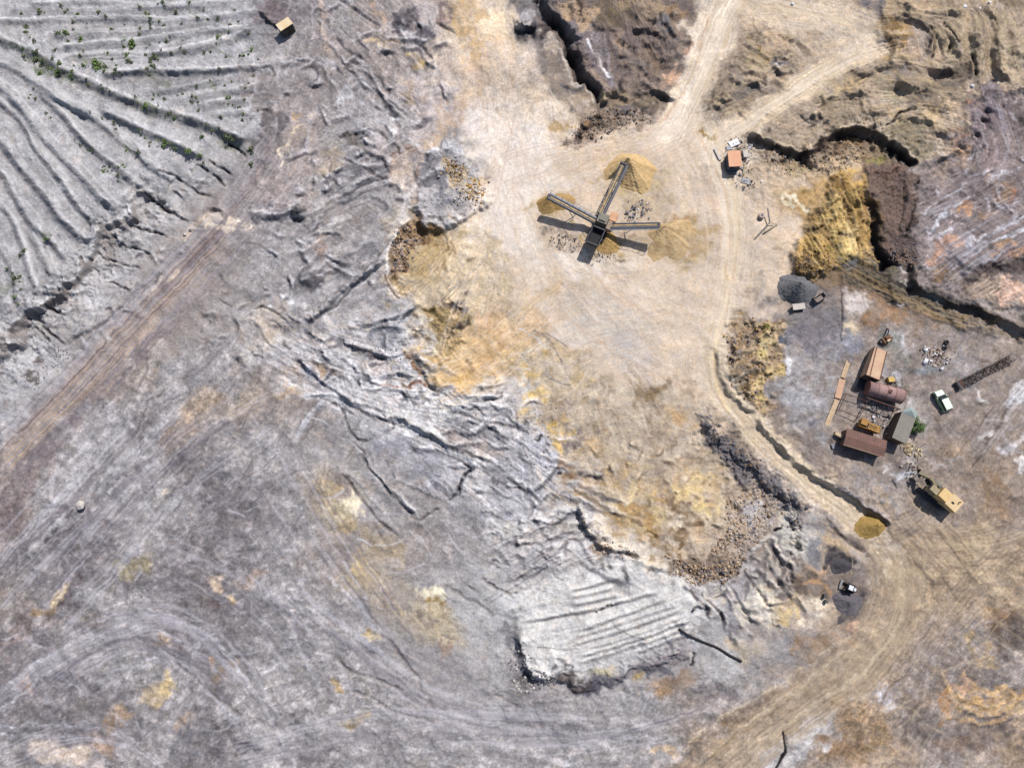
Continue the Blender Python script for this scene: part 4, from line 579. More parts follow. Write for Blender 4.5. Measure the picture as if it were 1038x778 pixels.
# ---- 11. bottom right, ploughed earth -------------------------------------------------------------------------
poly([(905,560),(960,545),(1010,555),(1060,560),(1060,640),(1000,620),(960,620),(930,640),(900,640)], (172,150,122), .6, 14, 10, st=.6)
flow([(900,560),(950,570),(1040,560)],30,1.5); flow([(930,500),(970,560),(1038,600)],24,1.5); flow([(1038,680),(1000,700),(960,695),(950,660),(980,640)],24,1.5); flow([(880,760),(920,680),(960,620)],30,1.5)
flow([(700,790),(780,730),(860,680),(910,620)],34,4)
for u,v,r,e,a,c in [(1018,632,20,.8,30,(112,90,70)),(1035,650,16,.7,20,(104,92,84)),(1000,620,14,.5,30,(170,134,98)),(985,688,16,.8,20,(122,110,106)),(1012,690,20,.6,20,(132,122,118)),(980,694,8,.8,0,(196,156,126)),(990,715,26,.3,10,(188,152,106)),(1020,705,22,.3,-20,(190,154,106)),(985,730,14,.4,10,(126,116,110)),(965,710,10,1,0,(186,140,96)),(950,640,20,.7,0,(158,140,126)),(1000,660,20,.4,20,(170,146,112)),(930,730,24,.8,0,(124,112,106)),(1005,745,28,.5,0,(132,116,110)),(1030,725,16,.5,-30,(190,160,110)),(940,700,20,.6,-60,(146,128,114)),(975,755,22,.5,20,(146,124,108)),(1025,770,20,.5,0,(150,130,110)),
                    (870,740,24,.9,-40,(158,130,100)),(885,750,18,.6,-50,(164,134,98)),(862,722,14,.5,-40,(176,146,114)),(850,755,22,.5,-50,(146,118,92)),(893,705,16,.5,-20,(182,178,184)),(900,712,8,.5,0,(196,194,202)),(820,745,28,.5,-35,(176,172,172)),(800,760,20,.5,-35,(170,164,162)),(735,745,20,.4,-40,(160,134,104)),(760,720,30,.3,-35,(150,130,112)),(700,770,26,.4,-35,(158,136,114)),(902,545,8,.6,0,(206,190,180)),(905,555,9,.5,30,(200,190,182)),(925,580,12,.6,0,(190,168,136)),(725,700,14,.6,0,(140,130,130)),(715,765,12,.5,0,(130,118,112)),(990,580,24,.5,10,(186,164,132))]: blob(u,v,r,c,.65,e,a,nz=.45,warp=8)
for p in [[(965,700),(985,712),(1010,715),(1032,700)],[(955,690),(975,718),(1010,725),(1038,705)],[(960,725),(1000,735),(1038,725)]]: line(p,(190,154,104),4,.6,2,5,brk=.5); ridge(p,.5,4)
for k in range(14): line([(992+k*3.5,640-k*1.5+k*2.2),(1012+k*3,650+k*1.8),(1034+k*2,664+k*1.5)], (176,164,150), 1, .35, .8, 2, brk=.8)
for k in range(10): line([(835+k*7,775-k*3),(848+k*7,745-k*4),(862+k*7,722-k*2)], (188,160,124), 1.4, .35, 1, 3, brk=.9)
for p in [[(700,778),(760,728),(820,690),(870,650)],[(720,790),(790,735),(850,700),(895,660)],[(740,800),(820,740),(880,700)],[(690,760),(750,715),(810,680),(860,640)]]: line(p,(200,182,156),3,.5,2,4,brk=.4); line([(a+6,b+4) for a,b in p],(134,114,96),3,.45,2,4,brk=.5)
poly([(775,778),(795,745),(820,732),(840,725),(830,748),(805,778)], (180,176,176), .8, 4, 5)
line([(793,740),(795,752),(797,760),(792,768),(787,780)], (60,54,52), 2, .85, 1, 1); ridge([(793,740),(797,760),(787,780)], -.8, 2.5)
for p in [[(560,600),(600,700)]]: pass

def contrast(pts, c, soft=30, st=None):
    sl, m = mask_poly(pts, soft, 8)
    if sl is not None:
        CT[sl] += (c-CT[sl])*m
        if st is not None: ST[sl] += (st-ST[sl])*m
contrast([(0,440),(80,400),(220,350),(300,400),(330,560),(420,700),(560,720),(760,690),(740,800),(-60,860),(-80,500)], 1.0, 30, .14)
for z_, g_ in [(HB, .9), (PIT, 1.2), (WG, 1.0), (LV, .6), (YF, 1.6), (OB, 1.3), (BL, .8), (MIDP, .8), ([(110,245),(200,160),(215,215),(170,270),(100,335),(30,370)], .5), ([(262,0),(440,0),(425,160),(420,250),(380,280),(262,200)], .5), (DK, 1.0), (TERR, .25)]:
    sl, m = mask_poly(z_, 8, 4)
    if sl is not None: GU[sl] += (g_-GU[sl])*m
contrast(SPOIL, .35); contrast([(250,0),(420,0),(420,330),(250,330)], .6); contrast([(870,540),(1060,500),(1060,800),(700,800),(860,690)], .8); contrast([(790,330),(1060,340),(1060,540),(900,540),(780,430)], .5)
contrast([(300,330),(560,330),(560,540),(340,560)], .5); contrast([(930,100),(1060,80),(1060,280),(940,290)], .7)
# ================================================================ natural detail
FW, FH = RW//5, RH//5
fu = (np.arange(FW)*5/S-MG)[None, :]; fv = (np.arange(FH)*5/S-MG)[:, None]
an0 = gsamp(NL, np.broadcast_to(np.arange(FW)*5.0, (FH, FW)).copy(), np.broadcast_to((np.arange(FH)*5.0)[:, None], (FH, FW)).copy())*.22 - .75+1.15*sst(230, 420, np.broadcast_to(fu, (FH, FW)))*sst(300, 520, np.broadcast_to(fv, (FH, FW)))*(1-sst(640, 800, np.broadcast_to(fu, (FH, FW))))
fc = np.cos(2*an0)*.2; fs_ = np.sin(2*an0)*.2
for p, r, w in FLOWS:
    for a, b in zip(p[:-1], p[1:]):
        d = b-a; L = np.hypot(*d)
        if L < .1: continue
        th = math.atan2(d[1], d[0]); g = w*np.exp(-(((fu-(a[0]+b[0])/2)**2+(fv-(a[1]+b[1])/2)**2)/(r*r)))*min(1, L/10)
        fc = fc+g*math.cos(2*th); fs_ = fs_+g*math.sin(2*th)
TH = 0.5*np.arctan2(gsamp(fs_, jj/5.0, ii/5.0), gsamp(fc, jj/5.0, ii/5.0)).astype(np.float32)
def lic(n, steps, jit=0.0):
    th = TH+jit; dx = np.cos(th); dy = np.sin(th); acc = n.copy(); cnt = 1
    for sgn in (1, -1):
        x = jj.astype(np.float32).copy(); y = ii.astype(np.float32).copy(); px_, py_ = dx*sgn, dy*sgn
        for k in range(steps):
            x += px_*1.2; y += py_*1.2
            xi = np.clip(x+.5, 0, RW-1).astype(np.int32); yi = np.clip(y+.5, 0, RH-1).astype(np.int32)
            ndx = dx[yi, xi]; ndy = dy[yi, xi]; s = np.where(ndx*px_+ndy*py_ >= 0, 1, -1)
            px_ = ndx*s; py_ = ndy*s; acc += n[yi, xi]; cnt += 1
    acc -= acc.mean(); return acc/acc.std()
w1 = rng.standard_normal((RH, RW)).astype(np.float32)
L1 = lic(w1, 14); L2 = lic(noise(.4, 1.2, 8), 22); L3 = lic(noise(.8, 1.0, 10), 7, .9)
LB2 = lic(noise(1.0, 2.5, 22), 6); LX = lic(noise(.5, 1.3, 8), 9, 1.1); LX2 = lic(noise(.5, 1.3, 8), 9, -.6)
TI = noise(1.1, 2, 40); BRK = noise(1.0, 2, 30); FINE = noise(.1, .7, 4); CL1 = noise(.8, 1.0, 14); CL2 = noise(1.3, 2, 40)
RIDG = 1-2*np.abs(noise(1.3, 1.2, 40))                    # creased relief
m = np.clip(.6+.45*BRK, 0, 1.6)
m2 = m*np.clip(.55+.5*noise(1.3, 4, 60), 0, 1.6)
val = ST*m2*(.075*L1+.085*L2)+.05*L3*np.clip(NL, 0, 1.5)*.8+.075*FINE+.07*CL1+.05*CL2+.04*RG*np.clip(RIDG, -2, 1)
TR1 = sst(.5, 1.3, LB2+.35*CL2); TR2 = sst(.9, 1.5, LX)*sst(-.2, .5, NL); TR3 = sst(.9, 1.5, LX2)*sst(0, .6, NL2); DK1 = sst(.4, 1.3, -LB2+.6*CL2)
val = val*1.0 + CT*(.14*TR1+.13*TR2+.13*TR3-.19*DK1+.07*CL2+.05*CL1+.02)
psl, pm = mask_poly(PLAIN, 25, 6); val[psl] *= 1-.42*pm
COL *= np.exp(val)[..., None]
warm = lin((196,160,122)); cool = lin((151,150,158))
# the soils differ more from patch to patch than the base map says
LL = np.log(np.maximum(COL.mean(-1), 1e-3)); BL_ = sum(np.roll(np.roll(LL, a_, 0), b_, 1) for a_ in (-60,-30,0,30,60) for b_ in (-60,-30,0,30,60))/25
BL_ = np.where((BL_ > -9), BL_, LL)
COL *= np.exp(np.clip(.24*(LL-BL_), -.3, .2))[..., None]
k = np.clip(.05*TI+.05*L2*ST-.035, -.2, .1)[..., None]
lum = COL.mean(-1, keepdims=True)
COL += np.where(k > 0, (warm/warm.mean()*lum-COL)*k*1.5, (cool/cool.mean()*lum-COL)*(-k)*1.6)
# wheel scratches on the grey floor
def scratches(n, box, col, a, length, w=(1.1,2.3), ang=None, spread=3.14, curve=.6):
    for _ in range(n):
        u = box[0]+rng.random()*(box[2]-box[0]); v = box[1]+rng.random()*(box[3]-box[1]); th = (rng.random()*math.pi if ang is None else ang+(rng.random()-.5)*spread)
        L = length*(.4+rng.random()); c = (rng.random()-.5)*curve; pts = []
        for k in range(4): pts.append((u, v)); u += math.cos(th)*L/3; v += math.sin(th)*L/3; th += c
        line(pts, col, w[0]+rng.random()*(w[1]-w[0]), a*1.6*(.5+rng.random()*.7), .9, 2, brk=.6)
scratches(60, (0,480,320,778), (190,187,196), .38, 26, curve=1.2); scratches(40, (0,480,320,778), (102,96,104), .38, 24, curve=.8)
scratches(35, (240,560,640,778), (188,184,188), .34, 36, ang=.35, spread=1.4); scratches(30, (240,560,640,778), (112,104,106), .38, 30, ang=.35, spread=1.2)
scratches(30, (100,380,360,520), (184,180,182), .3, 40, ang=-.8, spread=.8); scratches(25, (100,380,360,520), (108,98,100), .34, 34, ang=-.8, spread=.8)
scratches(35, (240,0,430,330), (190,186,190), .38, 26, ang=-.7, spread=1.8); scratches(40, (240,0,430,330), (104,96,102), .42, 18, ang=.6, spread=1.8)
scratches(25, (430,30,560,250), (238,228,218), .25, 34, ang=1.4, spread=1.2, curve=.3); scratches(20, (430,30,560,380), (206,168,130), .25, 26, ang=1.4, spread=1.4, curve=.3)
scratches(40, (500,250,740,420), (232,220,204), .2, 50, ang=.4, spread=2.2, curve=.3); scratches(20, (500,250,740,420), (186,162,132), .2, 34, curve=.3, ang=.4, spread=2.2)
scratches(30, (860,540,1038,778), (196,176,148), .35, 40, ang=-.5, spread=2.6, curve=1); scratches(30, (860,540,1038,778), (112,94,82), .38, 30, ang=-.5, spread=2.6, curve=1)
scratches(30, (780,320,1038,540), (186,180,180), .35, 20); scratches(25, (780,320,1038,540), (104,90,82), .4, 20)
scratches(35, (300,330,560,560), (206,204,208), .4, 30, ang=.5, spread=1.0); scratches(35, (300,330,560,560), (104,100,108), .45, 22, ang=.5, spread=1.4)
PG, DGc = (190,187,195), (104,98,106)
for p, w_, n_ in [([(-20,600),(60,520),(140,440),(240,340)],60,34),([(0,470),(70,400),(150,315),(230,235),(290,150)],46,40),([(40,620),(120,530),(200,450),(300,390)],60,30),([(-20,720),(50,668),(130,626),(190,632),(250,690),(300,778)],34,30),([(0,770),(70,742),(130,752),(190,800)],30,16),
                  ([(300,600),(380,660),(460,710),(600,730),(720,700)],60,36),([(240,420),(300,520),(360,620),(430,700)],70,26),([(60,700),(120,662),(180,672),(240,740)],40,20),([(240,778),(380,745),(560,750),(700,735)],50,30),([(160,560),(240,600),(300,660),(330,740)],50,20),([(480,600),(540,560),(600,530)],40,20)]:
    tracks(p, w_, int(n_*.6), [PG, (182,178,186), (116,108,118), (126,118,126)], .36, (1.3, 3.2))
tracks([(0,470),(70,400),(150,315),(230,235)], 30, 14, [(196,170,144),(120,100,100)], .45)
for p, w_, n_ in [(R1,26,26),(R2,18,20),(R3,24,18),(R4[:8],22,18)]: tracks(p, w_, n_, [(234,220,200),(196,172,144),(226,204,172)], .45)
tracks(R4[6:17], 20, 20, [(222,204,178),(176,154,128),(186,164,138)], .5); tracks(R4[14:], 56, 34, [(196,176,148),(140,120,102),(182,160,132)], .32, (1.3, 3))
tracks([(890,545),(940,560),(1000,560),(1060,540)], 50, 24, [(200,178,146),(132,112,96)], .4); tracks([(900,500),(950,560),(1000,620),(1060,660)], 60, 24, [(196,172,140),(130,112,98)], .4); tracks([(1040,560),(980,620),(930,690),(880,778)], 60, 24, [(190,168,140),(120,104,96)], .4)
for p in [[(500,40),(510,110),(530,190),(560,290)],[(700,130),(640,160),(560,200),(530,260)],[(700,135),(730,200),(735,290),(720,380)],[(540,180),(600,290),(700,330)],[(560,300),(600,340),(700,390)],[(520,110),(500,200),(480,300),(440,390)],[(690,130),(620,150),(520,170),(480,230)]]:
    tracks(p, 44, 18, [(238,222,208),(232,214,198),(192,166,144),(204,172,146)], .3)
tracks([(430,395),(480,370),(540,320),(580,290)], 50, 24, [(226,198,154),(206,164,110),(232,216,196)], .4); tracks([(460,230),(440,270),(410,295)], 30, 12, [(166,134,80),(220,196,156)], .4)
tracks([(800,520),(900,545),(960,500),(1038,420)], 30, 10, [(180,166,152),(112,96,86)], .35); tracks([(1045,380),(1000,440),(960,490)], 26, 10, [(190,180,176),(104,90,84)], .45)
tracks([(600,390),(625,440),(640,520)], 90, 20, [(212,196,172),(150,124,98)], .3)
for p in bands: tracks(p, 15, 7, [(122,104,88),(202,180,148),(140,122,102),(190,166,128)], .42, (1.2, 3.2), .9)
for p in [[(612,5),(640,45),(655,100)],[(640,0),(668,40),(690,60)],[(625,60),(650,72),(672,96)],[(600,25),(615,60),(622,95)],[(650,20),(672,52),(688,70)]]: tracks(p, 22, 11, [(92,78,76),(156,138,122),(104,92,92),(134,118,112)], .45, (1.2, 3.2), .9)
for p in [[(712,118),(730,95),(745,60)],[(725,110),(750,100),(780,86)],[(750,60),(775,66),(800,60)]]: tracks(p, 20, 9, [(120,102,88),(200,178,144)], .42, (1.2, 2.6), .9)
for p in [[(832,200),(850,230),(858,255)],[(862,185),(872,215),(876,250)],[(812,235),(825,255),(838,272)]]: tracks(p, 20, 11, [(118,90,46),(222,190,120),(150,118,62)], .5, (1.2, 2.8), .9)
for p in [[(940,262),(975,232),(1040,196)],[(950,290),(990,258),(1040,226)],[(1000,105),(1010,150),(985,185)],[(935,215),(975,200),(1020,165)]]: tracks(p, 30, 12, [(192,190,200),(112,96,98),(150,134,132)], .42, (1.2, 3), .9)
for p in [[(855,268),(900,292),(960,316)],[(900,300),(960,322),(1040,345)]]: tracks(p, 18, 12, [(70,62,54),(150,134,108),(166,136,96)], .5, (1.2, 2.8), .9)
for p, *_q in rows: tracks(p, 17, 8, [(204,203,204),(196,195,196),(134,131,134),(148,145,147)], .42, (1.0, 2.2), .9)  # bright and dark lines paint the light and shade of fine ribs
for p, _h in tops: tracks(p, 9, 5, [(204,203,204),(140,137,139),(150,147,149)], .4, (1.0, 2.0), .9)  # same painted ribs along the top furrows
for _ in range(16):
    t_ = rng.random(); u_, v_ = 130-t_*110+rng.normal()*3, 205+t_*125+rng.normal()*3; ridge([(u_, v_), (u_+10, v_+11), (u_+18+rng.random()*10, v_+16+rng.random()*8)], -.5-rng.random()*.6, 3)
# relief of the broken ground: unevenness, furrows along the flow, clods, gullies
big = NL*.9
bump = RG*(.16*CL1+.30*CL2*.8+.20*np.clip(RIDG, -1.6, 1)+.07*FINE)
H = H*.54
H += (bump*.42 + ST*m*.016*L2 + .008*L1*ST + .012*FINE + GU*(.055*L2+.028*L1+.045*L3)*(.5+.5*sst(-1, 1, BRK)) + big*.35*sst(0, .5, RG+.1)).astype(np.float32)
border = sst(-MG, -MG+60, np.minimum(np.minimum(U, 1038-U), np.minimum(V, 778-V)))
H *= border

# ================================================================ from the survey raster to the world
def box3(A, r):
    for ax in (0, 1):
        k = np.ones(2*r+1)/(2*r+1); c = np.cumsum(np.pad(A, [(r+1, r) if q == ax else (0, 0) for q in (0, 1)], 'edge'), ax, dtype=np.float64)
        A = (np.take(c, range(2*r+1, c.shape[ax]), ax)-np.take(c, range(0, c.shape[ax]-2*r-1), ax))/(2*r+1)
    return A.astype(np.float32)
HS = box3(H, 4)
ct, st_ = math.cos(TILT), math.sin(TILT)
def to_px(x, y, z):
    X = x-CAM[0]; Y = y-CAM[1]; Z = z-CAM[2]
    yc = Y*ct+Z*st_; zc = -Y*st_+Z*ct
    zc = np.minimum(zc, -5.0)
    return 519+FPX*X/(-zc), 389-FPX*yc/(-zc)
def ground_z(u, v): return float(gsamp(H, np.array([(u+MG)*S]), np.array([(v+MG)*S]))[0])
def W(u, v, z=None, up=0.0):
    """world point of the ground seen at a photo pixel"""
    if z is None: z = ground_z(u, v)
    z = z+up; a, b = (u-519)/FPX, (389-v)/FPX
    dx, dy, dz = a, b*ct+st_, b*st_-ct
    t = (z-CAM[2])/dz; return Vector((CAM[0]+dx*t, CAM[1]+dy*t, z))
def axis(lo, hi, step, far):
    c = list(np.arange(lo, hi+step, step)); s = step; a = []; x = c[-1]
    while x < far: s *= 1.22; x += s; a.append(x)
    s = step; b = []; x = c[0]
    while x > -far: s *= 1.22; x -= s; b.append(x)
    return np.array(b[::-1]+c+a)
xs = axis(-118, 118, .15, 2200); ys = axis(-72, 90, .15, 2200)
GX, GY = np.meshgrid(xs, ys); z = np.zeros_like(GX)
for _ in range(5):
    pu, pv = to_px(GX, GY, z); z = z*.4+.6*gsamp(HS, (pu+MG)*S, (pv+MG)*S)
pu, pv = to_px(GX, GY, z)
inr = ((pu > -MG) & (pu < 1038+MG) & (pv > -MG) & (pv < 778+MG)).astype(np.float32)
GZ = gsamp(H, (pu+MG)*S, (pv+MG)*S)*inr
gc = gsamp(COL, (pu+MG)*S, (pv+MG)*S)
edge = sst(-MG, -MG+50, np.minimum(np.minimum(pu, 1038-pu), np.minimum(pv, 778-pv)))[..., None]
gl = gc.mean(-1, keepdims=True); gc = gl+(gc-gl)*.92
gc = gc*edge+lin((166,154,146))*(1-edge)
KALB = 0.54
ny, nx = GX.shape
me = bpy.data.meshes.new('ground')
co = np.empty((ny*nx, 3), np.float32); co[:, 0] = GX.ravel(); co[:, 1] = GY.ravel(); co[:, 2] = GZ.ravel()
me.vertices.add(ny*nx); me.vertices.foreach_set('co', co.ravel())
idx = np.arange(ny*nx).reshape(ny, nx); q = np.stack([idx[:-1, :-1], idx[:-1, 1:], idx[1:, 1:], idx[1:, :-1]], -1).reshape(-1, 4).astype(np.int32)
me.loops.add(q.size); me.loops.foreach_set('vertex_index', q.ravel())
me.polygons.add(len(q)); me.polygons.foreach_set('loop_start', np.arange(len(q), dtype=np.int32)*4); me.polygons.foreach_set('use_smooth', np.ones(len(q), bool))
me.update(calc_edges=True)
at = me.color_attributes.new('soil', 'FLOAT_COLOR', 'POINT')
ca = np.ones((ny*nx, 4), np.float32); ca[:, :3] = np.clip(gc.reshape(-1, 3)*KALB, .012, .75); at.data.foreach_set('color', ca.ravel())
ground = bpy.data.objects.new('ground', me); scene.collection.objects.link(ground); ground['kind'] = 'structure'
gm = bpy.data.materials.new('quarry_soil'); gm.use_nodes = True; nt = gm.node_tree; bs = nt.nodes['Principled BSDF']
def nd(t, **k):
    n = nt.nodes.new(t)
    for a, b in k.items(): setattr(n, a, b)
    return n
ac = nd('ShaderNodeVertexColor'); ac.layer_name = 'soil'
geo = nd('ShaderNodeNewGeometry')
n1 = nd('ShaderNodeTexNoise'); n1.inputs['Scale'].default_value = 4.0; n1.inputs['Detail'].default_value = 8; n1.inputs['Roughness'].default_value = .75
n2 = nd('ShaderNodeTexNoise'); n2.inputs['Scale'].default_value = .09; n2.inputs['Detail'].default_value = 5
for n in (n1, n2): nt.links.new(geo.outputs['Position'], n.inputs['Vector'])
r1 = nd('ShaderNodeMapRange'); r1.inputs[1].default_value = .25; r1.inputs[2].default_value = .75; r1.inputs[3].default_value = .76; r1.inputs[4].default_value = 1.24
nt.links.new(n1.outputs[0], r1.inputs[0])
r2 = nd('ShaderNodeMapRange'); r2.inputs[1].default_value = .3; r2.inputs[2].default_value = .7; r2.inputs[3].default_value = .93; r2.inputs[4].default_value = 1.07
nt.links.new(n2.outputs[0], r2.inputs[0])
mm = nd('ShaderNodeMath', operation='MULTIPLY'); nt.links.new(r1.outputs[0], mm.inputs[0]); nt.links.new(r2.outputs[0], mm.inputs[1])
vm = nd('ShaderNodeVectorMath', operation='SCALE'); nt.links.new(ac.outputs[0], vm.inputs[0]); nt.links.new(mm.outputs[0], vm.inputs['Scale'])
nt.links.new(vm.outputs[0], bs.inputs['Base Color']); bs.inputs['Roughness'].default_value = .95; bs.inputs['Specular IOR Level'].default_value = .15
bp = nd('ShaderNodeBump'); bp.inputs['Strength'].default_value = .5; bp.inputs['Distance'].default_value = .06
nt.links.new(n1.outputs[0], bp.inputs['Height']); nt.links.new(bp.outputs[0], bs.inputs['Normal'])
me.materials.append(gm)

# ================================================================ objects
C = scene.collection
_mc = {}
def mat(name, rgb, rough=.7, metal=0.0, var=.18, scale=1.5, tint=None, bump=.0, stripe=None):
    """procedural paint / rust / wood: base colour broken up by two noises, optional second tint in patches"""
    if name in _mc: return _mc[name]
    m = bpy.data.materials.new(name); m.use_nodes = True; t = m.node_tree; b = t.nodes['Principled BSDF']
    c = lin(rgb)*KALB*1.05; tc = t.nodes.new('ShaderNodeTexCoord')
    n = t.nodes.new('ShaderNodeTexNoise'); n.inputs['Scale'].default_value = scale; n.inputs['Detail'].default_value = 7; n.inputs['Roughness'].default_value = .7
    t.links.new(tc.outputs['Object'], n.inputs['Vector'])
    mx = t.nodes.new('ShaderNodeMix'); mx.data_type = 'RGBA'
    c2 = (lin(tint)*KALB if tint else c*(1+var)); c1 = c*(1-var)
    mx.inputs[6].default_value = (*[float(x) for x in c1], 1); mx.inputs[7].default_value = (*[float(min(.85, x)) for x in c2], 1)
    mr = t.nodes.new('ShaderNodeMapRange'); mr.inputs[1].default_value = .35; mr.inputs[2].default_value = .65
    t.links.new(n.outputs[0], mr.inputs[0]); fac = mr.outputs[0]
    if stripe:                                       # ribs or boards: (axis, pitch in metres)
        w = t.nodes.new('ShaderNodeTexWave'); w.bands_direction = stripe[0]; w.inputs['Scale'].default_value = .314/stripe[1]; w.inputs['Distortion'].default_value = .4
        t.links.new(tc.outputs['Object'], w.inputs['Vector'])
        a = t.nodes.new('ShaderNodeMath'); a.operation = 'MULTIPLY_ADD'; a.inputs[1].default_value = .28; t.links.new(w.outputs[1], a.inputs[0])
        a2 = t.nodes.new('ShaderNodeMath'); a2.operation = 'MULTIPLY'; a2.inputs[1].default_value = .6; t.links.new(fac, a2.inputs[0]); t.links.new(a2.outputs[0], a.inputs[2]); fac = a.outputs[0]
        bb = t.nodes.new('ShaderNodeBump'); bb.inputs['Strength'].default_value = .35; bb.inputs['Distance'].default_value = .03; t.links.new(w.outputs[1], bb.inputs['Height']); t.links.new(bb.outputs[0], b.inputs['Normal'])
    t.links.new(fac, mx.inputs[0]); t.links.new(mx.outputs[2], b.inputs['Base Color'])
    b.inputs['Roughness'].default_value = rough; b.inputs['Metallic'].default_value = metal; b.inputs['Specular IOR Level'].default_value = .3
    _mc[name] = m; return m
def soil_mat(name, a, b, scale=2.0, bump=.5):
    if name in _mc: return _mc[name]
    m = mat(name, a, .95, 0, .1, scale, b); t = m.node_tree; bs_ = t.nodes['Principled BSDF']
    n = [x for x in t.nodes if x.type == 'TEX_NOISE'][0]; bb = t.nodes.new('ShaderNodeBump'); bb.inputs['Strength'].default_value = bump; bb.inputs['Distance'].default_value = .15
    t.links.new(n.outputs[0], bb.inputs['Height']); t.links.new(bb.outputs[0], bs_.inputs['Normal']); return m
class MB:
    def __init__(s): s.v = []; s.f = []
    def add(s, v, f): k = len(s.v); s.v += [tuple(x) for x in v]; s.f += [tuple(i+k for i in q) for q in f]; return s
    def box(s, c, d, rz=0, taper=1.0, ry=0, rx=0):
        M = Matrix.Rotation(rz, 4, 'Z') @ Matrix.Rotation(ry, 4, 'Y') @ Matrix.Rotation(rx, 4, 'X'); v = []
        for k in range(8):
            x, y, z_ = ((k & 1)*2-1)*d[0]/2, ((k >> 1 & 1)*2-1)*d[1]/2, ((k >> 2 & 1)*2-1)*d[2]/2
            if k & 4: x *= taper; y *= taper
            v.append(Vector(c)+M @ Vector((x, y, z_)))
        return s.add(v, [(0,2,3,1),(4,5,7,6),(0,1,5,4),(2,6,7,3),(0,4,6,2),(1,3,7,5)])
    def bar(s, a, b, w, h=None, up=(0,0,1)):
        a = Vector(a); b = Vector(b); d = (b-a); L = d.length; d.normalize(); u = Vector(up)
        if abs(d.dot(u)) > .98: u = Vector((0,1,0))
        sx = d.cross(u).normalized(); sy = sx.cross(d).normalized(); h = h or w; v = []
        for p in (a, b):
            for i, j in ((-1,-1),(1,-1),(1,1),(-1,1)): v.append(p+sx*i*w/2+sy*j*h/2)
        return s.add(v, [(0,3,2,1),(4,5,6,7),(0,1,5,4),(1,2,6,5),(2,3,7,6),(3,0,4,7)])
    def tube(s, a, b, r, r2=None, n=14, caps=True):
        a = Vector(a); b = Vector(b); d = (b-a).normalized(); u = Vector((0,0,1)) if abs(d.z) < .95 else Vector((1,0,0))
        sx = d.cross(u).normalized(); sy = sx.cross(d); r2 = r if r2 is None else r2; v = []
        for p, q in ((a, r), (b, r2)):
            for k in range(n): t = 2*math.pi*k/n; v.append(p+sx*math.cos(t)*q+sy*math.sin(t)*q)
        f = [(k, (k+1) % n, n+(k+1) % n, n+k) for k in range(n)]
        if caps: f += [tuple(range(n-1, -1, -1)), tuple(range(n, 2*n))]
        return s.add(v, f)
    def path(s, pts, r, n=7):
        for a, b in zip(pts[:-1], pts[1:]): s.tube(a, b, r, n=n)
        return s
    def prism(s, pts, z0, z1):
        n = len(pts); v = [(x, y, z0) for x, y in pts]+[(x, y, z1) for x, y in pts]
        return s.add(v, [tuple(range(n-1, -1, -1)), tuple(range(n, 2*n))]+[(k, (k+1) % n, n+(k+1) % n, n+k) for k in range(n)])
    def rock(s, c, r, sq=.7, seed=None):
        rr = random.Random(seed if seed is not None else random.random()); t = (1+5**.5)/2
        P = [(-1,t,0),(1,t,0),(-1,-t,0),(1,-t,0),(0,-1,t),(0,1,t),(0,-1,-t),(0,1,-t),(t,0,-1),(t,0,1),(-t,0,-1),(-t,0,1)]
        F = [(0,11,5),(0,5,1),(0,1,7),(0,7,10),(0,10,11),(1,5,9),(5,11,4),(11,10,2),(10,7,6),(7,1,8),(3,9,4),(3,4,2),(3,2,6),(3,6,8),(3,8,9),(4,9,5),(2,4,11),(6,2,10),(8,6,7),(9,8,1)]
        e = rr.uniform(.6, 1); a = rr.uniform(0, 6.3); M = Matrix.Rotation(a, 3, 'Z') @ Matrix.Rotation(rr.uniform(-.5,.5), 3, 'X'); v = []
        for p in P:
            q = M @ Vector((p[0], p[1]*e, p[2]*sq)); v.append(Vector(c)+q.normalized()*q.length/1.9*r*rr.uniform(.72, 1.15))
        return s.add(v, F)
    def build(s, name, m, parent=None, bev=0.0, smooth=False):
        d = bpy.data.meshes.new(name); d.from_pydata(s.v, [], s.f); d.update()
        if bev:
            bm = bmesh.new(); bm.from_mesh(d); bmesh.ops.bevel(bm, geom=[e for e in bm.edges], offset=bev, segments=2, affect='EDGES', profile=.6); bm.to_mesh(d); bm.free()
        if smooth: d.polygons.foreach_set('use_smooth', np.ones(len(d.polygons), bool))
        o = bpy.data.objects.new(name, d); C.objects.link(o); d.materials.append(m)
        if parent: o.parent = parent
        return o
def tag(o, label=None, cat=None, group=None, kind=None):
    if label: o['label'] = label
    if cat: o['category'] = cat
    if group: o['group'] = group
    if kind: o['kind'] = kind
    return o
def thing(name, u, v, label, cat, rz=0.0, group=None, up=0.0):
    o = bpy.data.objects.new(name, None); C.objects.link(o); p = W(u, v); o.location = (p.x, p.y, p.z+up); o.rotation_euler = (0, 0, rz); o.empty_display_size = .5
    return tag(o, label, cat, group)
def ang(u0, v0, u1, v1):
    a, b = W(u0, v0), W(u1, v1); return math.atan2(b.y-a.y, b.x-a.x)
def dist(u0, v0, u1, v1):
    a, b = W(u0, v0), W(u1, v1); return math.hypot(b.y-a.y, b.x-a.x)
def loc(o, u, v, up=0.0):
    """photo pixel -> the thing's own coordinates"""
    p = W(u, v); d = Vector((p.x-o.location.x, p.y-o.location.y, 0)); d.rotate(Matrix.Rotation(-o.rotation_euler.z, 3, 'Z')); return Vector((d.x, d.y, p.z-o.location.z+up))

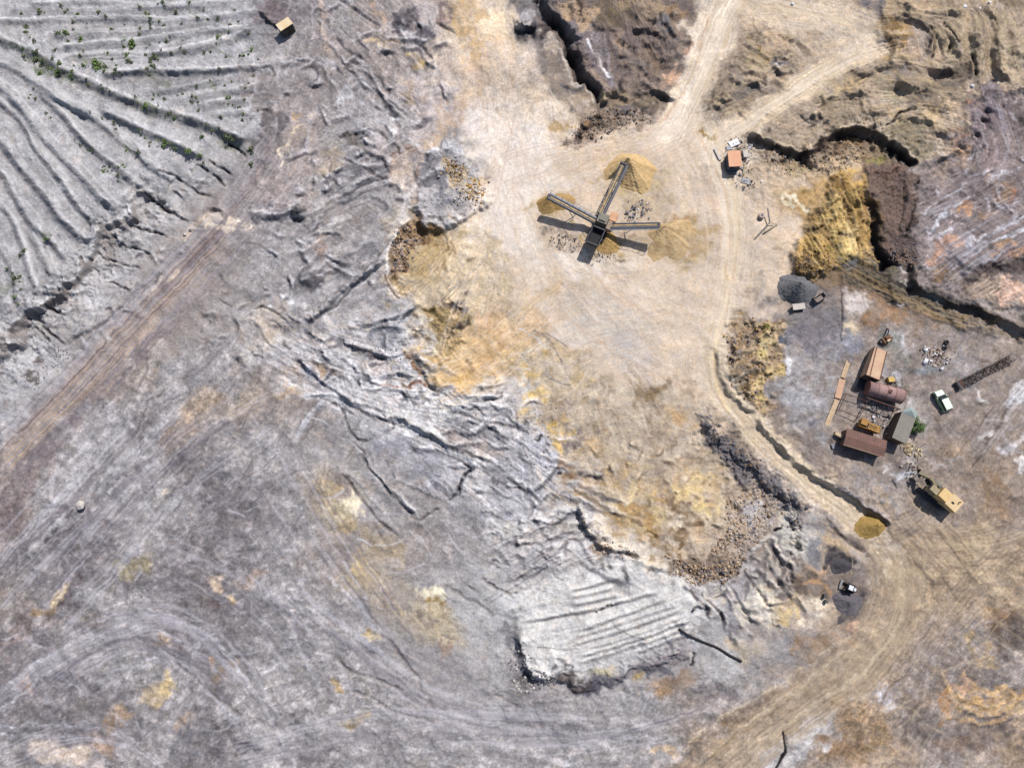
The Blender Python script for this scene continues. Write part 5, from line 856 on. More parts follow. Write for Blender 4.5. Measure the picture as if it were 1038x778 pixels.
RUST = mat('rust', (124,92,80), .9, 0, .25, 2.5, (98,66,54)); RUSTROOF = mat('rusted_roof_sheet', (112,86,78), .85, 0, .2, .9, (140,104,92), stripe=('X', .5))
PINKRUST = mat('pale_rust_paint', (206,166,142), .85, 0, .12, .5, (218,186,152)); TANKM = mat('weathered_tank_paint', (160,126,122), .75, 0, .15, .6, (190,156,150))
DARKS = mat('dark_steel', (84,82,86), .6, .3, .2, 3); GREYS = mat('grey_painted_steel', (124,126,136), .55, .2, .12, 2); OLIVE = mat('olive_grey_steel', (128,124,112), .7, .1, .12, 2)
BELT = mat('rubber_belt', (98,98,104), .85, 0, .12, 3, (140,134,126)); BLACKM = mat('black_rubber', (46,44,46), .9, 0, .15, 5)
YEL = mat('worn_yellow_paint', (222,182,112), .6, 0, .1, 1.5, (236,204,150)); YELD = mat('dirty_orange_paint', (196,144,68), .65, 0, .2, 4, (160,112,50)); CREAM = mat('dusty_cream_paint', (186,172,140), .7, 0, .12, 3, (150,136,108))
SHEDR = mat('grey_felt_roof', (138,132,124), .9, 0, .08, 1.0, (150,144,134)); SHEDG = mat('blue_green_sheet', (146,164,158), .7, 0, .1, 1.5, (166,176,178)); BRWALL = mat('brown_wall_boards', (116,92,80), .85, 0, .15, 2, stripe=('X', .3))
WOODP = mat('bleached_plank', (220,198,166), .85, 0, .1, 2, (190,158,126)); WOODR = mat('pinkish_plank', (206,166,140), .85, 0, .1, 2)
WHITEM = mat('white_sheet', (226,226,232), .7, 0, .06, 2); GLASS = mat('dark_window_glass', (44,52,52), .12, 0, .1, 2); CONC = mat('pale_concrete', (198,190,184), .9, 0, .1, 2, (214,206,198))
CARP = mat('pale_mint_car_paint', (232,246,228), .3, 0, .03, 1); CARG = mat('green_car_side_paint', (176,206,160), .35, 0, .06, 1); CHROME = mat('grey_trim', (150,152,154), .4, .4, .1, 3)

# ---- heaps of sand and gravel --------------------------------------------------------------------------------
def heap(name, u, v, outline, h, m, label, cat, group=None, peak=None, seed=1, power=1.15, n=44, rill=.06):
    """a poured heap: outline in photo pixels, peak where it was tipped, flowing rills down its sides"""
    o0 = W(u, v); z0 = o0.z; P = [W(a, b) for a, b in smooth_pts([outline[-1]]+list(outline)+[outline[0]], 6)[6:-1]]
    pk = W(*(peak or (u, v))); rr = random.Random(seed); A = len(P); v_ = []; f = []
    ph = [rr.uniform(0, 6.3) for _ in range(5)]
    for k in range(n+1):
        t = k/n
        for i, p in enumerate(P):
            th = 2*math.pi*i/A; wob = sum(math.sin(th*q+ph[j]) for j, q in enumerate((3, 5, 8, 13, 21)))/5
            tt = t*(1+.13*wob*t+rr.uniform(-.004,.004))
            x = pk.x+(p.x-pk.x)*tt; y = pk.y+(p.y-pk.y)*tt; hh = h*((1-t)**power*.93+.07*math.exp(-(t*4)**2)-.07*math.exp(-(t*7)**2))*(1+rill*.8*wob*t)+rr.uniform(-.022, .022)*h*(t > 0)*(t < .97)
            gz = ground_z(*[float(q) for q in to_px(np.array(x), np.array(y), z0)])
            v_.append((x-o0.x, y-o0.y, gz-z0-.06*(k == n)+max(hh, -.02)))
    for k in range(n):
        for i in range(A): j = (i+1) % A; f.append((k*A+i, (k+1)*A+i, (k+1)*A+j, k*A+j))
    b = MB(); b.v = v_; b.f = f; o = b.build(name, m, smooth=True); o.location = o0; return tag(o, label, cat, group)
SAND = soil_mat('ochre_sand', (204,168,114), (226,196,148), 1.2, .4); SAND2 = soil_mat('damp_ochre_sand', (172,138,84), (194,160,104), 2.2, .6); SAND3 = soil_mat('brown_sand', (186,154,108), (212,186,146), 1.0, .9)
GRAV = soil_mat('grey_gravel', (98,98,102), (136,136,138), 4.0, 1.0); COAL = soil_mat('black_soil', (66,62,68), (86,82,88), 3.0, .8); MUST = soil_mat('mustard_sand', (180,148,86), (160,132,74), 1.2, .6); DGREY = soil_mat('slate_soil', (96,92,98), (118,112,116), 2.0, .6)
SG = 'poured heaps of ochre sand around the crusher'
heap('sand_pile', 641,178, [(614,170),(625,158),(640,155),(655,160),(664,172),(662,185),(655,196),(645,195),(632,190),(622,182),(612,182)], 3.9, SAND, 'ochre sand pile under the tip of the longest conveyor, two-lobed and pale on top', 'sand pile', SG, (634,170), 3)
heap('sand_pile', 560,206, [(543,208),(548,201),(560,197),(575,196),(583,202),(578,210),(565,214),(551,217)], 2.2, SAND2, 'olive ochre sand pile under the conveyor that points to the left', 'sand pile', SG, (556,204), 5)
heap('sand_pile', 681,240, [(656,238),(664,229),(676,226),(690,222),(702,226),(706,236),(697,244),(701,254),(690,262),(676,260),(662,266),(655,254),(662,246)], 1.9, SAND3, 'wide brown sand pile spread beyond the conveyor that points to the right', 'sand pile', SG, (672,233), 8, rill=.14)
heap('sand_pile', 614,246, [(603,250),(608,238),(618,234),(626,242),(628,252),(620,258),(608,257)], 1.0, SAND2, 'small ochre sand pile between the crusher body and the right conveyor shadow', 'sand pile', SG, (615,245), 9, rill=.12)
heap('gravel_pile', 808,293, [(788,296),(789,283),(798,278),(812,277),(824,283),(829,294),(822,305),(808,309),(795,305)], 3.0, GRAV, 'round dark grey gravel pile at the edge of the pale plain', 'gravel pile', None, (806,292), 11, rill=.1)
heap('mustard_mound', 882,533, [(865,538),(870,526),(882,520),(893,524),(898,534),(890,543),(878,546)], 1.9, MUST, 'low mustard yellow sand mound on the haul road below the excavator', 'sand mound', None, (885,531), 12)
heap('dark_soil_pile', 852,573, [(842,578),(843,568),(852,565),(862,570),(864,576),(856,580),(846,582)], 1.1, COAL, 'near-black soil pile above the small tracked loader', 'soil pile', 'dark soil piles by the small loader', (852,571), 14)
heap('dark_soil_pile', 858,612, [(843,606),(850,600),(862,600),(873,604),(872,616),(866,624),(856,622),(847,616)], 1.2, DGREY, 'slate grey soil pile below the small tracked loader', 'soil pile', 'dark soil piles by the small loader', (858,609), 15)

# ---- the crusher and screening plant -------------------------------------------------------------------------
a0 = ang(598,253, 616,212)
t = thing('crushing_plant', 607, 234, 'dark steel crushing plant with three long conveyors, standing in the middle of the pale plain', 'crusher', a0)
def L(u, v, up=0.0): return loc(t, u, v, up)
b = MB(); b.box((0,0,1.9), (5.2,1.9,.35)); b.box((.3,0,1.2),(4.2,.25,1.2)); b.box((1.1,0,2.7),(1.9,2.0,1.4)); b.box((1.1,0,3.5),(1.2,1.3,.3)); b.build('chassis', OLIVE, t, .03)
b = MB()                                            # feed hopper, open box with sloped sides
for s_ in (-1, 1): b.box((-2.6, s_*1.05, 2.7), (3.4,.14,1.2), rx=s_*-.3)
b.box((-4.3,0,2.7),(.14,2.2,1.2)); b.box((-.95,0,2.7),(.14,2.2,1.2)); b.build('feed_hopper', DARKS, t)
b = MB(); b.box((-2.6,0,2.2),(3.2,1.8,.12)); b.build('apron_feeder', BLACKM, t)
for s_ in (-1, 1):
    b = MB(); b.box((.2, s_*1.35, .5), (4.2,.5,.55)); b.tube((-1.9,s_*1.1,.5),(-1.9,s_*1.6,.5),.5); b.tube((2.3,s_*1.1,.5),(2.3,s_*1.6,.5),.5); b.build('crawler_track', BLACKM, t)
def conveyor(p0, p1, wdt, frame_m, cap=True):
    p0, p1 = Vector(p0), Vector(p1); d = (p1-p0); n = d.cross(Vector((0,0,1))).normalized(); up = n.cross(d).normalized(); fr = MB()
    for s_ in (-1, 1):
        fr.bar(p0+n*s_*wdt/2, p1+n*s_*wdt/2, .1, .55, up); fr.bar(p0+n*s_*wdt/2-up*.45, p1+n*s_*wdt/2-up*.45, .08)
    k = int(d.length/1.1)
    for i in range(k+1):
        q = p0+d*(i/k); fr.bar(q-n*wdt/2, q+n*wdt/2, .07); fr.bar(q-n*wdt/2-up*.45, q+n*wdt/2-up*.45, .06)
        for s_ in (-1, 1): fr.bar(q+n*s_*wdt/2, q+n*s_*wdt/2-up*.45, .06)
    fr.bar(p0+d*.55+n*wdt/2, (p0+d*.42)*1+n*wdt*.5+Vector((0,0,-(p0+d*.42).z+.1)), .1); fr.bar(p0+d*.55-n*wdt/2, (p0+d*.42)-n*wdt*.5+Vector((0,0,-(p0+d*.42).z+.1)), .1)
    cv = fr.build('conveyor', frame_m, t)
    b = MB(); b.bar(p0+up*.12, p1+up*.12, wdt*.62, .05, up); b.build('belt', BELT, cv); b = MB(); rr = random.Random(5); q0 = p0
    for i in range(1, 25): q1 = p0+d*(i/25); b.bar(q0+up*.17, q1+up*.17, wdt*rr.uniform(.16,.34), rr.uniform(.05,.12), up); q0 = q1
    b.build('carried_sand', SAND, cv); b = MB(); b.bar(p0+n*(wdt/2+.3), p1+n*(wdt/2+.3), .42, .05, up); b.bar(p0+n*(wdt/2+.5)+up*.9, p1+n*(wdt/2+.5)+up*.9, .05)
    for i in range(9): q = p0+d*(i/8)+n*(wdt/2+.5); b.bar(q, q+up*.9, .05)
    b.build('walkway', GREYS, cv)
    b = MB(); b.tube(p1-n*wdt*.55, p1+n*wdt*.55, .28); b.build('head_drum', DARKS, cv); return cv
z_ = lambda p, h: Vector((p.x, p.y, h))
def tip(u, v, h):                                   # point at height h above the machine base that the photo shows at this pixel
    p = W(u, v, t.location.z+h); d = Vector((p.x-t.location.x, p.y-t.location.y, 0)); d.rotate(Matrix.Rotation(-a0, 3, 'Z')); return Vector((d.x, d.y, h))
conveyor(tip(608,216,2.0), tip(632,166,4.8), 1.15, DARKS)
conveyor(tip(603,224,1.9), tip(556,199,3.9), .8, GREYS)
conveyor(tip(614,229,1.7), tip(668,228,3.9), .8, GREYS)
b = MB(); b.box((.6,-1.5,2.2),(1.8,.8,1.2)); b.build('engine_box', mat('brown_engine_cover',(150,128,108),.7), t, .03)
b = MB(); b.path([tip(612,224,2.6), tip(612,224,3.6)], .09); b.box(tip(612,224,2.6)+Vector((0,0,-.5)),(1.0,1.0,.9)); b.build('exhaust_stack', DARKS, t)
b = MB(); b.box((2.9,-1.6,1.2),(1.8,1.5,1.6)); b.build('control_cabin', mat('orange_tan_panel',(208,160,122),.7), t, .03)

# ---- scrap and debris helpers -----------------------------------------------------------------------------
def scatter(name, box_pts, n, rr_, cols, label, shape='rock', seed=3, flat=.7, sink=.25):
    """many small pieces nobody could count, one object with a few materials"""
    r_ = random.Random(seed); P = np.array(box_pts, float); b = MB(); mi = []; us, vs_ = P[:, 0], P[:, 1]; k = 0
    base = W(float(us.mean()), float(vs_.mean()))
    def inp(x, y):
        c = False
        for (x1, y1), (x2, y2) in zip(P, np.roll(P, -1, 0)):
            if (y1 > y) != (y2 > y) and x < (x2-x1)*(y-y1)/(y2-y1)+x1: c = not c
        return c
    while k < n:
        u = r_.uniform(us.min(), us.max()); v = r_.uniform(vs_.min(), vs_.max())
        if not inp(u, v): continue
        k += 1
        if r_.random() < .3: u += r_.gauss(0, 4.5); v += r_.gauss(0, 4.5)
        p = W(u, v)-base; s_ = rr_[0]+(rr_[1]-rr_[0])*1.15*r_.random()**3.4; f0 = len(b.f); ci = r_.randrange(len(cols))
        if shape == 'rock': b.rock(p+Vector((0,0,s_*(flat-sink)*.35)), s_, flat, r_.random())
        elif shape == 'plank': b.box(p+Vector((0,0,.08+r_.random()*.2)), (s_*2.6, s_*.35, .07), r_.uniform(0,3.1), ry=r_.uniform(-.2,.2))
        else: b.box(p+Vector((0,0,.1+r_.random()*.25)), (s_*1.3, s_*r_.uniform(.4,1), .1), r_.uniform(0,3.1), ry=r_.uniform(-.4,.4), rx=r_.uniform(-.3,.3))
        mi += [ci]*(len(b.f)-f0)
    o = b.build(name, cols[0], None)
    for c in cols[1:]: o.data.materials.append(c)
    o.data.polygons.foreach_set('material_index', np.array(mi, np.int32)); o.location = base; return tag(o, label, {'rubble': 'stones', 'firewood_pile': 'firewood'}.get(name, 'scrap'), None, 'stuff')
RKT = soil_mat('tan_rock', (206,180,150), (180,150,118), 2, .3); RKG = soil_mat('grey_rock', (136,132,138), (108,104,112), 2, .3); RKW = soil_mat('pale_rock', (216,208,200), (196,188,182), 2, .3); RKB = soil_mat('brown_rock', (142,116,92), (116,92,74), 2, .3); RKD = soil_mat('dark_rock', (108,104,110), (130,124,128), 2, .3); RKY = soil_mat('yellow_rock', (206,166,96), (184,140,72), 2, .3)
scatter('rubble', [(735,505),(760,498),(776,505),(783,525),(772,548),(750,560),(735,548),(738,525)], 714, (0.07,0.27), [RKT,RKT,RKB,RKW,RKG], 'loose tan stones strewn over the pinkish slope at the south-east end of the ochre basin', seed=1)
scatter('rubble', [(682,566),(700,572),(730,572),(752,560),(752,578),(735,590),(700,592),(684,582)], 884, (0.07,0.30), [RKT,RKB,RKB,RKT,RKG], 'dense band of tumbled brown stones along the bottom rim of the ochre basin', seed=2)
scatter('rubble', [(750,535),(735,560),(720,558),(730,545)], 238, (0.07,0.29), [RKT,RKB,RKW], 'tan stones thinly spread between the yellow patch and the basin rim', seed=21)
scatter('rubble', [(706,423),(735,438),(768,468),(776,484),(808,508),(814,540),(800,526),(776,503),(748,484),(728,458)], 760, (0.07,0.34), [RKD,RKG,RKG,RKD,RKB], 'dark grey stones covering the bank between haul road and ochre basin', seed=4)
scatter('rubble', [(448,163),(462,160),(470,172),(468,184),(455,184)], 289, (0.09,0.29), [RKT,RKY,RKB,RKW], 'tan boulders heaped on top of the grey spur at the plain', seed=5)
scatter('rubble', [(470,182),(483,178),(492,192),(488,204),(474,200)], 221, (0.10,0.36), [RKY,RKT,RKW], 'yellow boulders on the right shoulder of the grey spur', seed=6)
scatter('rubble', [(458,192),(470,190),(480,205),(472,214),(462,208)], 102, (0.10,0.32), [RKG,RKB,RKW], 'grey boulders on the lower part of the grey spur', seed=7)
scatter('rubble', [(778,148),(800,160),(830,160),(860,145),(885,150),(860,168),(835,175),(800,178),(775,166)], 714, (0.06,0.22), [RKT,RKB,RKG,RKW], 'stones fallen below the long brown cliff', seed=8)
scatter('rubble', [(400,238),(414,228),(424,240),(416,258),(412,276),(398,276),(396,255)], 204, (0.13,0.43), [RKB,RKT,RKG], 'brown clods under the curved rim of the western ochre cut', seed=9)
scatter('rubble', [(805,265),(820,250),(842,255),(840,275),(815,282)], 272, (0.07,0.22), [RKY,RKB,RKD], 'yellow clods at the foot of the yellow heap face', seed=10)
scatter('rubble', [(735,340),(760,325),(785,330),(780,390),(765,410),(742,395)], 442, (0.07,0.29), [RKT,RKB,RKG,RKY], 'mixed stones on the yellow bank between plain and yard', seed=11)
scatter('rubble', [(525,655),(540,675),(570,690),(530,705),(512,690),(515,660)], 272, (0.07,0.29), [RKG,RKD,RKW], 'grey stones below the left corner of the pale terrace', seed=12)
scatter('rubble', [(590,520),(610,545),(650,560),(640,570),(600,556),(584,530)], 221, (0.06,0.22), [RKT,RKB,RKG], 'small stones along the dark step above the pale terrace', seed=13)
scatter('rubble', [(20,385),(50,350),(75,340),(70,365),(40,400)], 272, (0.06,0.18), [RKG,RKW], 'grey stones at the foot of the furrowed spoil heap, left edge', seed=14)
scatter('rubble', [(900,246),(930,246),(928,272),(905,268)], 187, (0.09,0.32), [RKD,RKB,RKB], 'dark clods at the lower end of the brown block', seed=15)
scatter('rubble', [(575,138),(600,112),(640,108),(668,112),(640,128),(600,145)], 340, (0.09,0.32), [RKB,RKD,RKB], 'brown clods between the top pit and the pale plain', seed=16)
scatter('rubble', [(365,352),(425,352),(420,364),(380,366)], 119, (0.07,0.22), [RKG,RKD], 'small grey stones along the dark crest left of the ochre', seed=17)
scatter('rubble', [(450,405),(560,420),(570,470),(540,480),(500,430)], 255, (0.06,0.20), [RKG,RKW,RKT,RKD], 'small stones scattered over the pale berms in the middle', seed=18)
scatter('firewood_pile', [(912,450),(918,447),(928,451),(936,458),(932,463),(922,462),(914,456)], 130, (.14,.34), [mat('cut_timber',(216,198,162),.9,0,.1,3), mat('cut_timber_dark',(158,136,104),.9,0,.1,3)], 'pile of split pale timber below the grey shed', 'box', 21)
scatter('scrap_litter', [(738,148),(750,140),(762,146),(762,165),(758,180),(768,190),(752,192),(742,182),(752,172),(750,160)], 180, (.1,0.38), [CONC, WHITEM, DARKS, RUST, GREYS, RKT], 'grey and white scrap strewn right of the orange cabin', 'slab', 22)
scatter('scrap_litter', [(732,150),(737,148),(740,175),(748,190),(740,186),(733,170)], 39, (.1,0.22), [CONC, RKT, DARKS], 'thin strip of scrap along the road edge left of the orange cabin', 'slab', 23)
scatter('scrap_litter', [(932,352),(946,350),(958,358),(966,366),(950,372),(936,368)], 165, (.08,0.32), [WHITEM, RUST, WHITEM, WOODP, DARKS, RUST], 'litter heap of white bags and rusty scrap above the car', 'slab', 24)
scatter('scrap_litter', [(917,470),(926,468),(934,478),(928,492),(918,488)], 90, (.1,0.26), [GREYS, CONC, DARKS, RUST], 'grey scrap in front of the excavator bucket', 'slab', 25)
scatter('scrap_litter', [(632,222),(642,205),(656,202),(660,212),(650,220),(640,228)], 90, (.1,0.38), [DARKS, WHITEM, GREYS, RKG, DARKS], 'dark scrap between the crusher and its long conveyor pile', 'slab', 26)
scatter('scrap_litter', [(556,240),(570,236),(590,243),(592,252),(578,256),(560,248)], 90, (.1,0.32), [RKG, DARKS, CONC, RKT], 'grey scrap and stones left of the crusher under the left conveyor', 'slab', 27)
scatter('scrap_litter', [(600,256),(622,254),(624,262),(604,260)], 51, (.1,0.26), [DARKS, CONC, RKT], 'low line of scrap just below the crusher feed end', 'slab', 28)
scatter('scrap_litter', [(886,380),(905,378),(915,386),(905,394),(890,390)], 51, (.1,0.24), [RKG, RUST, CONC], 'bits of scrap between the rusty hopper and the tank', 'slab', 29)
scatter('scrap_litter', [(876,404),(902,404),(900,440),(878,438)], 135, (.1,0.32), [DARKS, RUST, GREYS, WHITEM, OLIVE], 'machine scrap lying between the tank and the brown shed', 'slab', 30)

# ---- orange cabin with debris --------------------------------------------------------------------------------
t = thing('site_cabin', 741, 167, 'small site cabin with a faded orange roof beside the road fork', 'cabin', ang(739,175,737,156)-math.pi/2)
b = MB(); b.box((0,0,1.1),(2.2,2.9,2.2)); b.build('wall', mat('dark_blue_grey_wall',(96,98,108),.8), t, .03)
b = MB(); b.box((0,0,2.28),(2.5,3.3,.14),rx=.03); b.build('roof', mat('faded_orange_roof',(226,166,128),.75,0,.05,.8,(234,180,146)), t, .03)
b = MB(); b.box((0,-1.47,1.5),(1.5,.06,.6)); b.build('window', GLASS, t)
b = MB(); b.box((0,-1.8,.35),(2.0,.55,.14)); b.build('step', GREYS, t)
def slab(name, u, v, size, rz, m, label, cat, group=None, h=.18, tilt=.12, bev=.02):
    o = MB().box((0,0,h/2), (size[0], size[1], h), ry=tilt).build(name, m, None, bev); p = W(u, v, up=.06); o.location = p; o.rotation_euler = (0,0,rz); return tag(o, label, cat, group)
slab('metal_sheet', 744,145, (2.2,1.3), .5, WHITEM, 'bright white bent sheet lying above the orange cabin', 'sheet', h=.1)
slab('metal_sheet', 739,150, (1.2,.9), .2, GREYS, 'small grey sheet at the upper left corner of the orange cabin', 'sheet', h=.1)
slab('concrete_block', 755,157, (1.0,1.5), .1, CONC, 'grey upright-lying block right of the orange cabin', 'block', h=.5)
slab('metal_sheet', 759,149, (1.5,.8), .8, GREYS, 'grey crumpled sheet up and right of the orange cabin', 'sheet', h=.12)
slab('concrete_block', 750,169, (.9,1.0), .3, CONC, 'pale round-cornered block at the lower right corner of the orange cabin', 'block', h=.5, bev=.2)
slab('metal_sheet', 757,184, (2.0,1.1), -.2, GREYS, 'pale grey sheet on the scrap below the orange cabin', 'sheet', h=.1)
slab('timber_beam', 754,172, (.4,2.4), -.15, CREAM, 'pale upright beam lying right below the orange cabin', 'beam', h=.25)
slab('concrete_block', 727,157, (.5,2.6), .35, CONC, 'long pale kerb block on the road edge left of the orange cabin', 'block', h=.3)
# ---- fallen frame on the plain
t = thing('conveyor_frame', 776, 228, 'thin dark broken steel frame standing alone on the pale plain right of the crusher', 'steel frame')
b = MB(); q = [loc(t,776,214,1.1), loc(t,779,227,.7), loc(t,765,242,.3)]; b.bar(q[0],q[1],.16); b.bar(q[1],q[2],.2); b.build('beam', DARKS, t)
b = MB(); b.bar(loc(t,788,227,.15), loc(t,774,236,.6), .28,.2); b.bar(loc(t,779,227,.7), loc(t,788,228,.2), .1); b.build('support', mat('dusty_steel',(176,160,142),.8), t)
t = thing('water_tank', 771, 220, 'small squat dusty tank beside the broken steel frame', 'tank')
b = MB(); b.tube((0,0,0),(0,0,.9),.62,.55); b.build('tank_body', mat('dusty_pinkish_plastic',(190,170,160),.7), t); b = MB(); b.tube((0,0,.9),(0,0,1.0),.22); b.build('lid', DARKS, t)
# ---- two trailers by the gravel pile
t = thing('flat_trailer', 808, 312, 'pale flat trailer parked at the foot of the dark gravel pile', 'trailer', ang(802,313,814,311))
b = MB(); b.box((0,0,.75),(2.3,1.15,.3)); b.build('bed', mat('pale_trailer_boards',(206,196,186),.8,stripe=('X',.25)), t, .02)
for x in (-.6,.6):
    for y in (-.55,.55): b = MB(); b.tube((x,y-.08,.32),(x,y+.08,.32),.3); b.build('wheel', BLACKM, t)
b = MB(); b.bar((1.1,0,.6),(1.8,0,.4),.1); b.build('drawbar', DARKS, t)
t = thing('cart', 829, 303, 'dull grey box cart standing at an angle right of the gravel pile', 'cart', ang(824,306,835,299))
b = MB()
for a_, d_ in [((0,0,.5),(2.3,1.1,.1)),((0,.5,.8),(2.3,.1,.6)),((0,-.5,.8),(2.3,.1,.6)),((1.1,0,.8),(.1,1.1,.6)),((-1.1,0,.8),(.1,1.1,.6))]: b.box(a_, d_)
b.build('box_body', mat('grey_brown_boards',(140,128,122),.85), t)
for x in (-.7,.7):
    for y in (-.6,.6): b = MB(); b.tube((x,y-.07,.3),(x,y+.07,.3),.28); b.build('wheel', BLACKM, t)

# ---- tan hut top left ------------------------------------------------------------------------------------------
t = thing('hut', 292, 33, 'small hut with a bright tan roof below the purple mound, upper left', 'hut', ang(285,37,300,28))
b = MB(); b.box((0,0,1.15),(2.8,1.6,2.3)); b.build('wall', mat('dark_olive_boards',(76,74,64),.85), t, .02)
b = MB(); b.box((0,0,2.36),(3.0,1.8,.12),rx=.06); b.build('roof', mat('bright_tan_roof',(232,200,150),.75,0,.05,.6,(240,228,206)), t, .02)
b = MB(); b.box((.3,-.82,1.05),(.8,.06,2.0)); b.build('door', mat('dark_door',(60,52,44),.7), t)
b = MB(); b.box((-.8,-.82,1.5),(.7,.06,.6)); b.build('window', GLASS, t)

# ---- rusty skip / hopper trailer -------------------------------------------------------------------------------
r0 = ang(876,384, 888,352)
t = thing('rusty_hopper', 882, 371, 'tapered rusty hopper body with a sunlit pinkish tan top and a black open end', 'hopper', r0)
Ln = dist(875,382,889,353)
b = MB(); b.add([(-Ln/2,-1.15,.2),(Ln/2,-1.0,.2),(Ln/2,1.0,.2),(-Ln/2,1.15,.2),(-Ln/2,-1.3,2.7),(Ln/2,-1.15,2.0),(Ln/2,1.15,2.0),(-Ln/2,1.3,2.7)],
             [(0,3,2,1),(4,5,6,7),(0,1,5,4),(1,2,6,5),(2,3,7,6)]); b.build('hopper_body', PINKRUST, t)
b = MB()
for p, q in [((-Ln/2,-1.3,2.7),(-Ln/2,1.3,2.7)),((-Ln/2,-1.15,.2),(-Ln/2,1.15,.2)),((-Ln/2,-1.3,2.7),(-Ln/2,-1.15,.2)),((-Ln/2,1.3,2.7),(-Ln/2,1.15,.2)),((-Ln/2,-1.3,2.75),(Ln/2,-1.15,2.05)),((-Ln/2,1.3,2.75),(Ln/2,1.15,2.05)),((-Ln/2,.55,2.73),(Ln/2,.75,2.05))]: b.bar(p, q, .13)
b.build('rim', RUST, t)
b = MB(); b.box((-Ln/2-.9,0,.25),(1.9,2.4,.12)); b.build('lowered_tailgate', mat('charred_plate',(52,54,62),.7), t)
t = thing('scrap_engine', 896, 345, 'burnt brown scrap engine lying at the top end of the rusty hopper', 'engine', .5)
b = MB(); b.box((0,0,.6),(1.7,1.1,1.0)); b.box((.2,.2,1.2),(.9,.6,.4)); b.build('engine_block', mat('burnt_brown_iron',(92,68,54),.8,.2,.3,5,(150,110,76)), t, .06)
b = MB(); b.tube((-.9,0,.5),(-1.25,0,.5),.42); b.build('flywheel', DARKS, t); b = MB(); b.path([(.4,.5,1.2),(.9,1.0,1.3),(1.5,1.3,.8),(1.7,1.6,.1)],.12); b.build('exhaust_pipe', DARKS, t)
b = MB(); b.box((.0,-.35,1.25),(.6,.3,.25)); b.build('cover', mat('pale_tan_metal',(226,196,160),.5), t); b = MB(); b.box((1.3,-.3,.3),(.5,.4,.4)); b.build('bracket', RUST, t)
slab('timber_board', 857,374, (.8,3.6), r0-math.pi/2, WOODP, 'bleached end of the long plank walk, leftmost in the yard', 'plank', 'planks laid end to end beside the hopper', h=.2, tilt=0)
slab('timber_board', 851,394, (1.15,3.7), r0-math.pi/2+.08, WOODR, 'wider pinkish plank between the two bleached ones', 'plank', 'planks laid end to end beside the hopper', h=.22, tilt=0)
slab('timber_board', 843,418, (.85,5.2), r0-math.pi/2-.05, WOODP, 'lowest and longest bleached plank, running into the tank yard', 'plank', 'planks laid end to end beside the hopper', h=.18, tilt=0)
slab('timber_crate', 902,385, (1.2,.9), .1, mat('yellow_crate',(206,176,104),.8,0,.15,3), 'small yellow block right of the rusty hopper mouth', 'block', h=.6)

# ---- big lying tank ----------------------------------------------------------------------------------------------
rt = ang(876,392, 910,402); Lt = dist(876,393,909,402)
t = thing('storage_tank', 892, 399, 'large faded pinkish brown cylinder tank lying on its side', 'tank', rt)
b = MB(); b.tube((-Lt/2,0,1.5),(Lt/2,0,1.5),1.35,n=40); o = b.build('tank_shell', TANKM, t); o.data.polygons.foreach_set('use_smooth', np.array([len(p.vertices) == 4 for p in o.data.polygons]))
b = MB()
for k in range(5): x = -Lt/2+Lt*(k+.02)/4.04; b.tube((x-.05,0,1.5),(x+.05,0,1.5),1.385,n=40)
b.build('weld_band', mat('tank_seam_rust',(134,92,86),.8), t)
b = MB(); b.tube((.4,0,2.8),(.4,0,3.0),.34); b.build('manhole', RUST, t)
for x in (-Lt*.32, Lt*.32): b = MB(); b.box((x,0,.3),(.3,2.1,.6)); b.build('cradle', DARKS, t)
# ---- pipe loop and rail
t = thing('pipe_frame', 858, 412, 'thin dark four-sided pipe frame standing left of the yellow machine', 'pipe frame')
q = [loc(t,855,400,1.0), loc(t,848,416,1.0), loc(t,868,424,1.0), loc(t,877,408,1.0)]; b = MB(); b.path(q+[q[0]], .07)
b.build('top_rail', RUST, t)
for p_ in q: b = MB(); b.tube((p_.x,p_.y,-.05),(p_.x,p_.y,1.0),.06,n=8); b.build('post', RUST, t)
t = thing('rusty_beam', 889, 411, 'long thin reddish steel beam spanning from the tank yard to the grey shed', 'beam', ang(873,406,907,418))
Lb = dist(873,406,907,418); b = MB(); b.box((0,0,2.3),(Lb,.16,.06)); b.box((0,0,2.18),(Lb,.06,.2)); b.box((0,0,2.06),(Lb,.16,.06)); b.build('girder', RUST, t)
for x in (-Lb/2+.2, Lb/2-.2): b = MB(); b.bar((x,0,0),(x,0,2.05),.12); b.build('post', RUST, t)
# ---- yellow grated machine
t = thing('sorting_machine', 878, 433, 'orange yellow machine with an open ribbed grille, above the brown container', 'machine', ang(869,429,889,438))
b = MB(); b.box((0,0,.9),(3.6,1.3,.9)); b.box((-1.2,.3,1.5),(1.2,1.2,.4)); b.build('housing', YELD, t, .05)
b = MB()
for k in range(9): b.box((-.2+k*.24,0,1.42),(.07,1.15,.1))
b.box((.75,.5,1.42),(2.2,.08,.12)); b.box((.75,-.5,1.42),(2.2,.08,.12)); b.build('grille', mat('bright_orange_bars',(222,168,84),.6), t)
b = MB(); b.box((-.1,0,1.32),(2.6,.9,.12)); b.build('screen_bed', BLACKM, t)
for x in (-1.4,1.4):
    for y in (-.5,.5): b = MB(); b.bar((x,y,0),(x,y,.5),.16); b.build('leg', DARKS, t)
